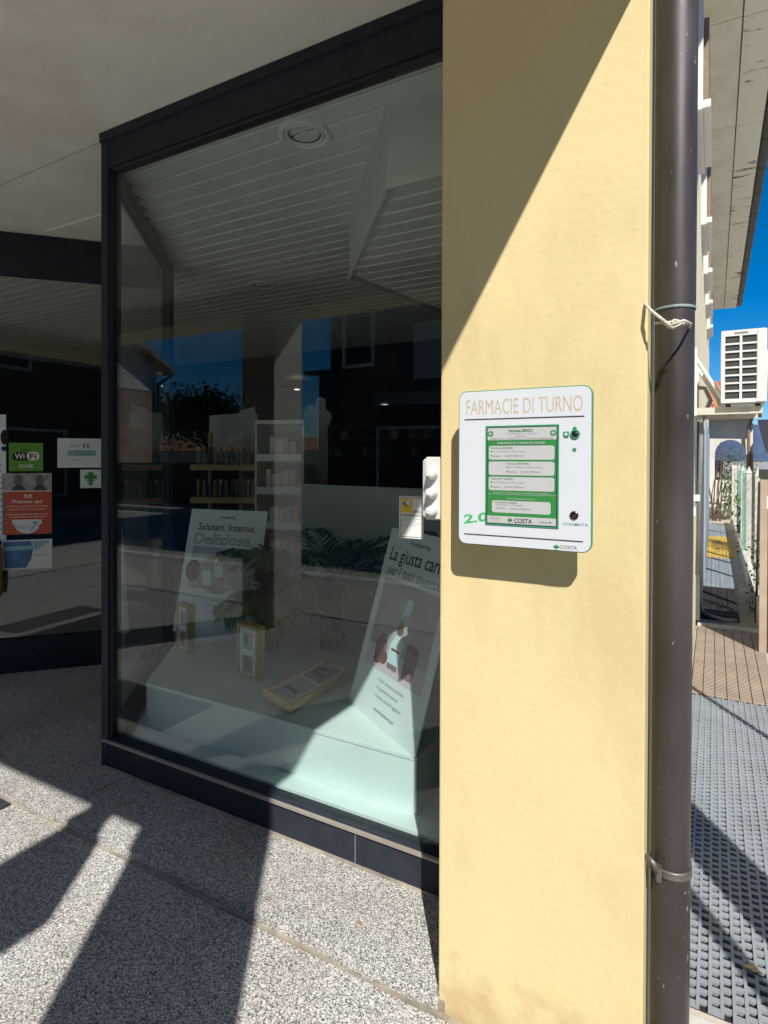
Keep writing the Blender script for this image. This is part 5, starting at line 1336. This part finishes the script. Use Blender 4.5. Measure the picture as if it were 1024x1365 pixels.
# low red-roofed house far behind
rh = thing('red_roofed_house', 'distant low house with a red tiled roof beyond the tree', 'house')
bx((-40, -34, -0.2), (-22, -28, 1.9)).build('wall', GREYR, rh)
MB().extrude([(-41, -27.4, 1.91), (-21, -27.4, 1.91), (-21, -31, 2.9), (-41, -31, 2.9)], (0, 0, 0.15)).build('roof', BRICK, rh)
# boundary wall and hedge along the far pavement
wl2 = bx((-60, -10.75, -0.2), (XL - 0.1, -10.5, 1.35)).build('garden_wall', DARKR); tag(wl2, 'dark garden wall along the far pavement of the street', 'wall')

def tree(label, base, height, crown_r, seed, n=2600, mat=LEAF_T):
    random.seed(seed); t = thing('street_tree', label, 'tree', base)
    tr_h = height * 0.45
    m = MB(); m.tube([(0, 0, -0.2), (0.05, 0.03, tr_h * .5), (-0.04, 0.08, tr_h), (0.02, 0.0, height * .75)], [0.2, 0.16, 0.12, 0.04], 9)
    clumps = []
    for k in range(16):
        a = random.uniform(0, 6.28); rr_ = crown_r * math.sqrt(random.random()); z = height * random.uniform(0.55, 0.9)
        c = Vector((rr_ * math.cos(a), rr_ * math.sin(a), z)); clumps.append((c, crown_r * random.uniform(0.28, 0.5)))
        m.tube([(0, 0.05, tr_h * random.uniform(0.75, 1.2)), c * 0.6 + Vector((0, 0, tr_h * 0.35)), c], [0.07, 0.04, 0.012], 6)
    m.build('trunk', BARK, t)
    m = MB()
    for k in range(n):
        c, r_ = random.choice(clumps); d = Vector((random.gauss(0, 1), random.gauss(0, 1), random.gauss(0, 0.75))) * r_ * 0.55
        p = c + d; s = random.uniform(0.05, 0.11) * crown_r / 2.2
        e1 = Vector((random.gauss(0, 1), random.gauss(0, 1), random.gauss(0, 1))).normalized() * s; e2_ = e1.orthogonal().normalized() * s * 0.5
        m._add([p - e1, p - e2_, p + e1, p + e2_], [(0, 1, 2, 3)])
    m.build('crown', mat, t); return t
tree('leafy dark tree across the street mirrored against the sky', (-23.0, -19.0, -0.15), 5.0, 2.9, 31, 11000)
tree('small tree far behind the low tiled building', (-17.5, -27.0, -0.15), 4.9, 1.9, 33, 1800)

# unseen blade sign added on the porch front to cast a shadow on the granite
bs_ = thing('shadow_board', 'rounded board added out of view on the porch beam to cast a floor shadow', 'sign')
XS = -0.60
prof = [(YB0 - 0.06, 2.36), (YB0 - 0.62, 2.38), (YB0 - 0.80, 2.50), (YB0 - 0.84, 2.75), (YB0 - 0.78, 2.98), (YB0 - 0.55, 3.06), (YB0 - 0.16, 3.06), (YB0 - 0.06, 2.98)]
MB().extrude([(XS, y, z) for y, z in prof], (0.05, 0, 0)).build('board', GUTTER, bs_)
MB().extrude([(XS + 0.051, y * 0.9 - 0.14, 2.72 + (z - 2.72) * 0.72) for y, z in prof], (0.004, 0, 0)).build('green_face', GREEN, bs_)
for zz in (2.88, 3.0):
    bx((XS + 0.012, YB0 - 0.07, zz), (XS + 0.038, YB0 + 0.005, zz + 0.03)).build('arm', GUTTER, bs_)
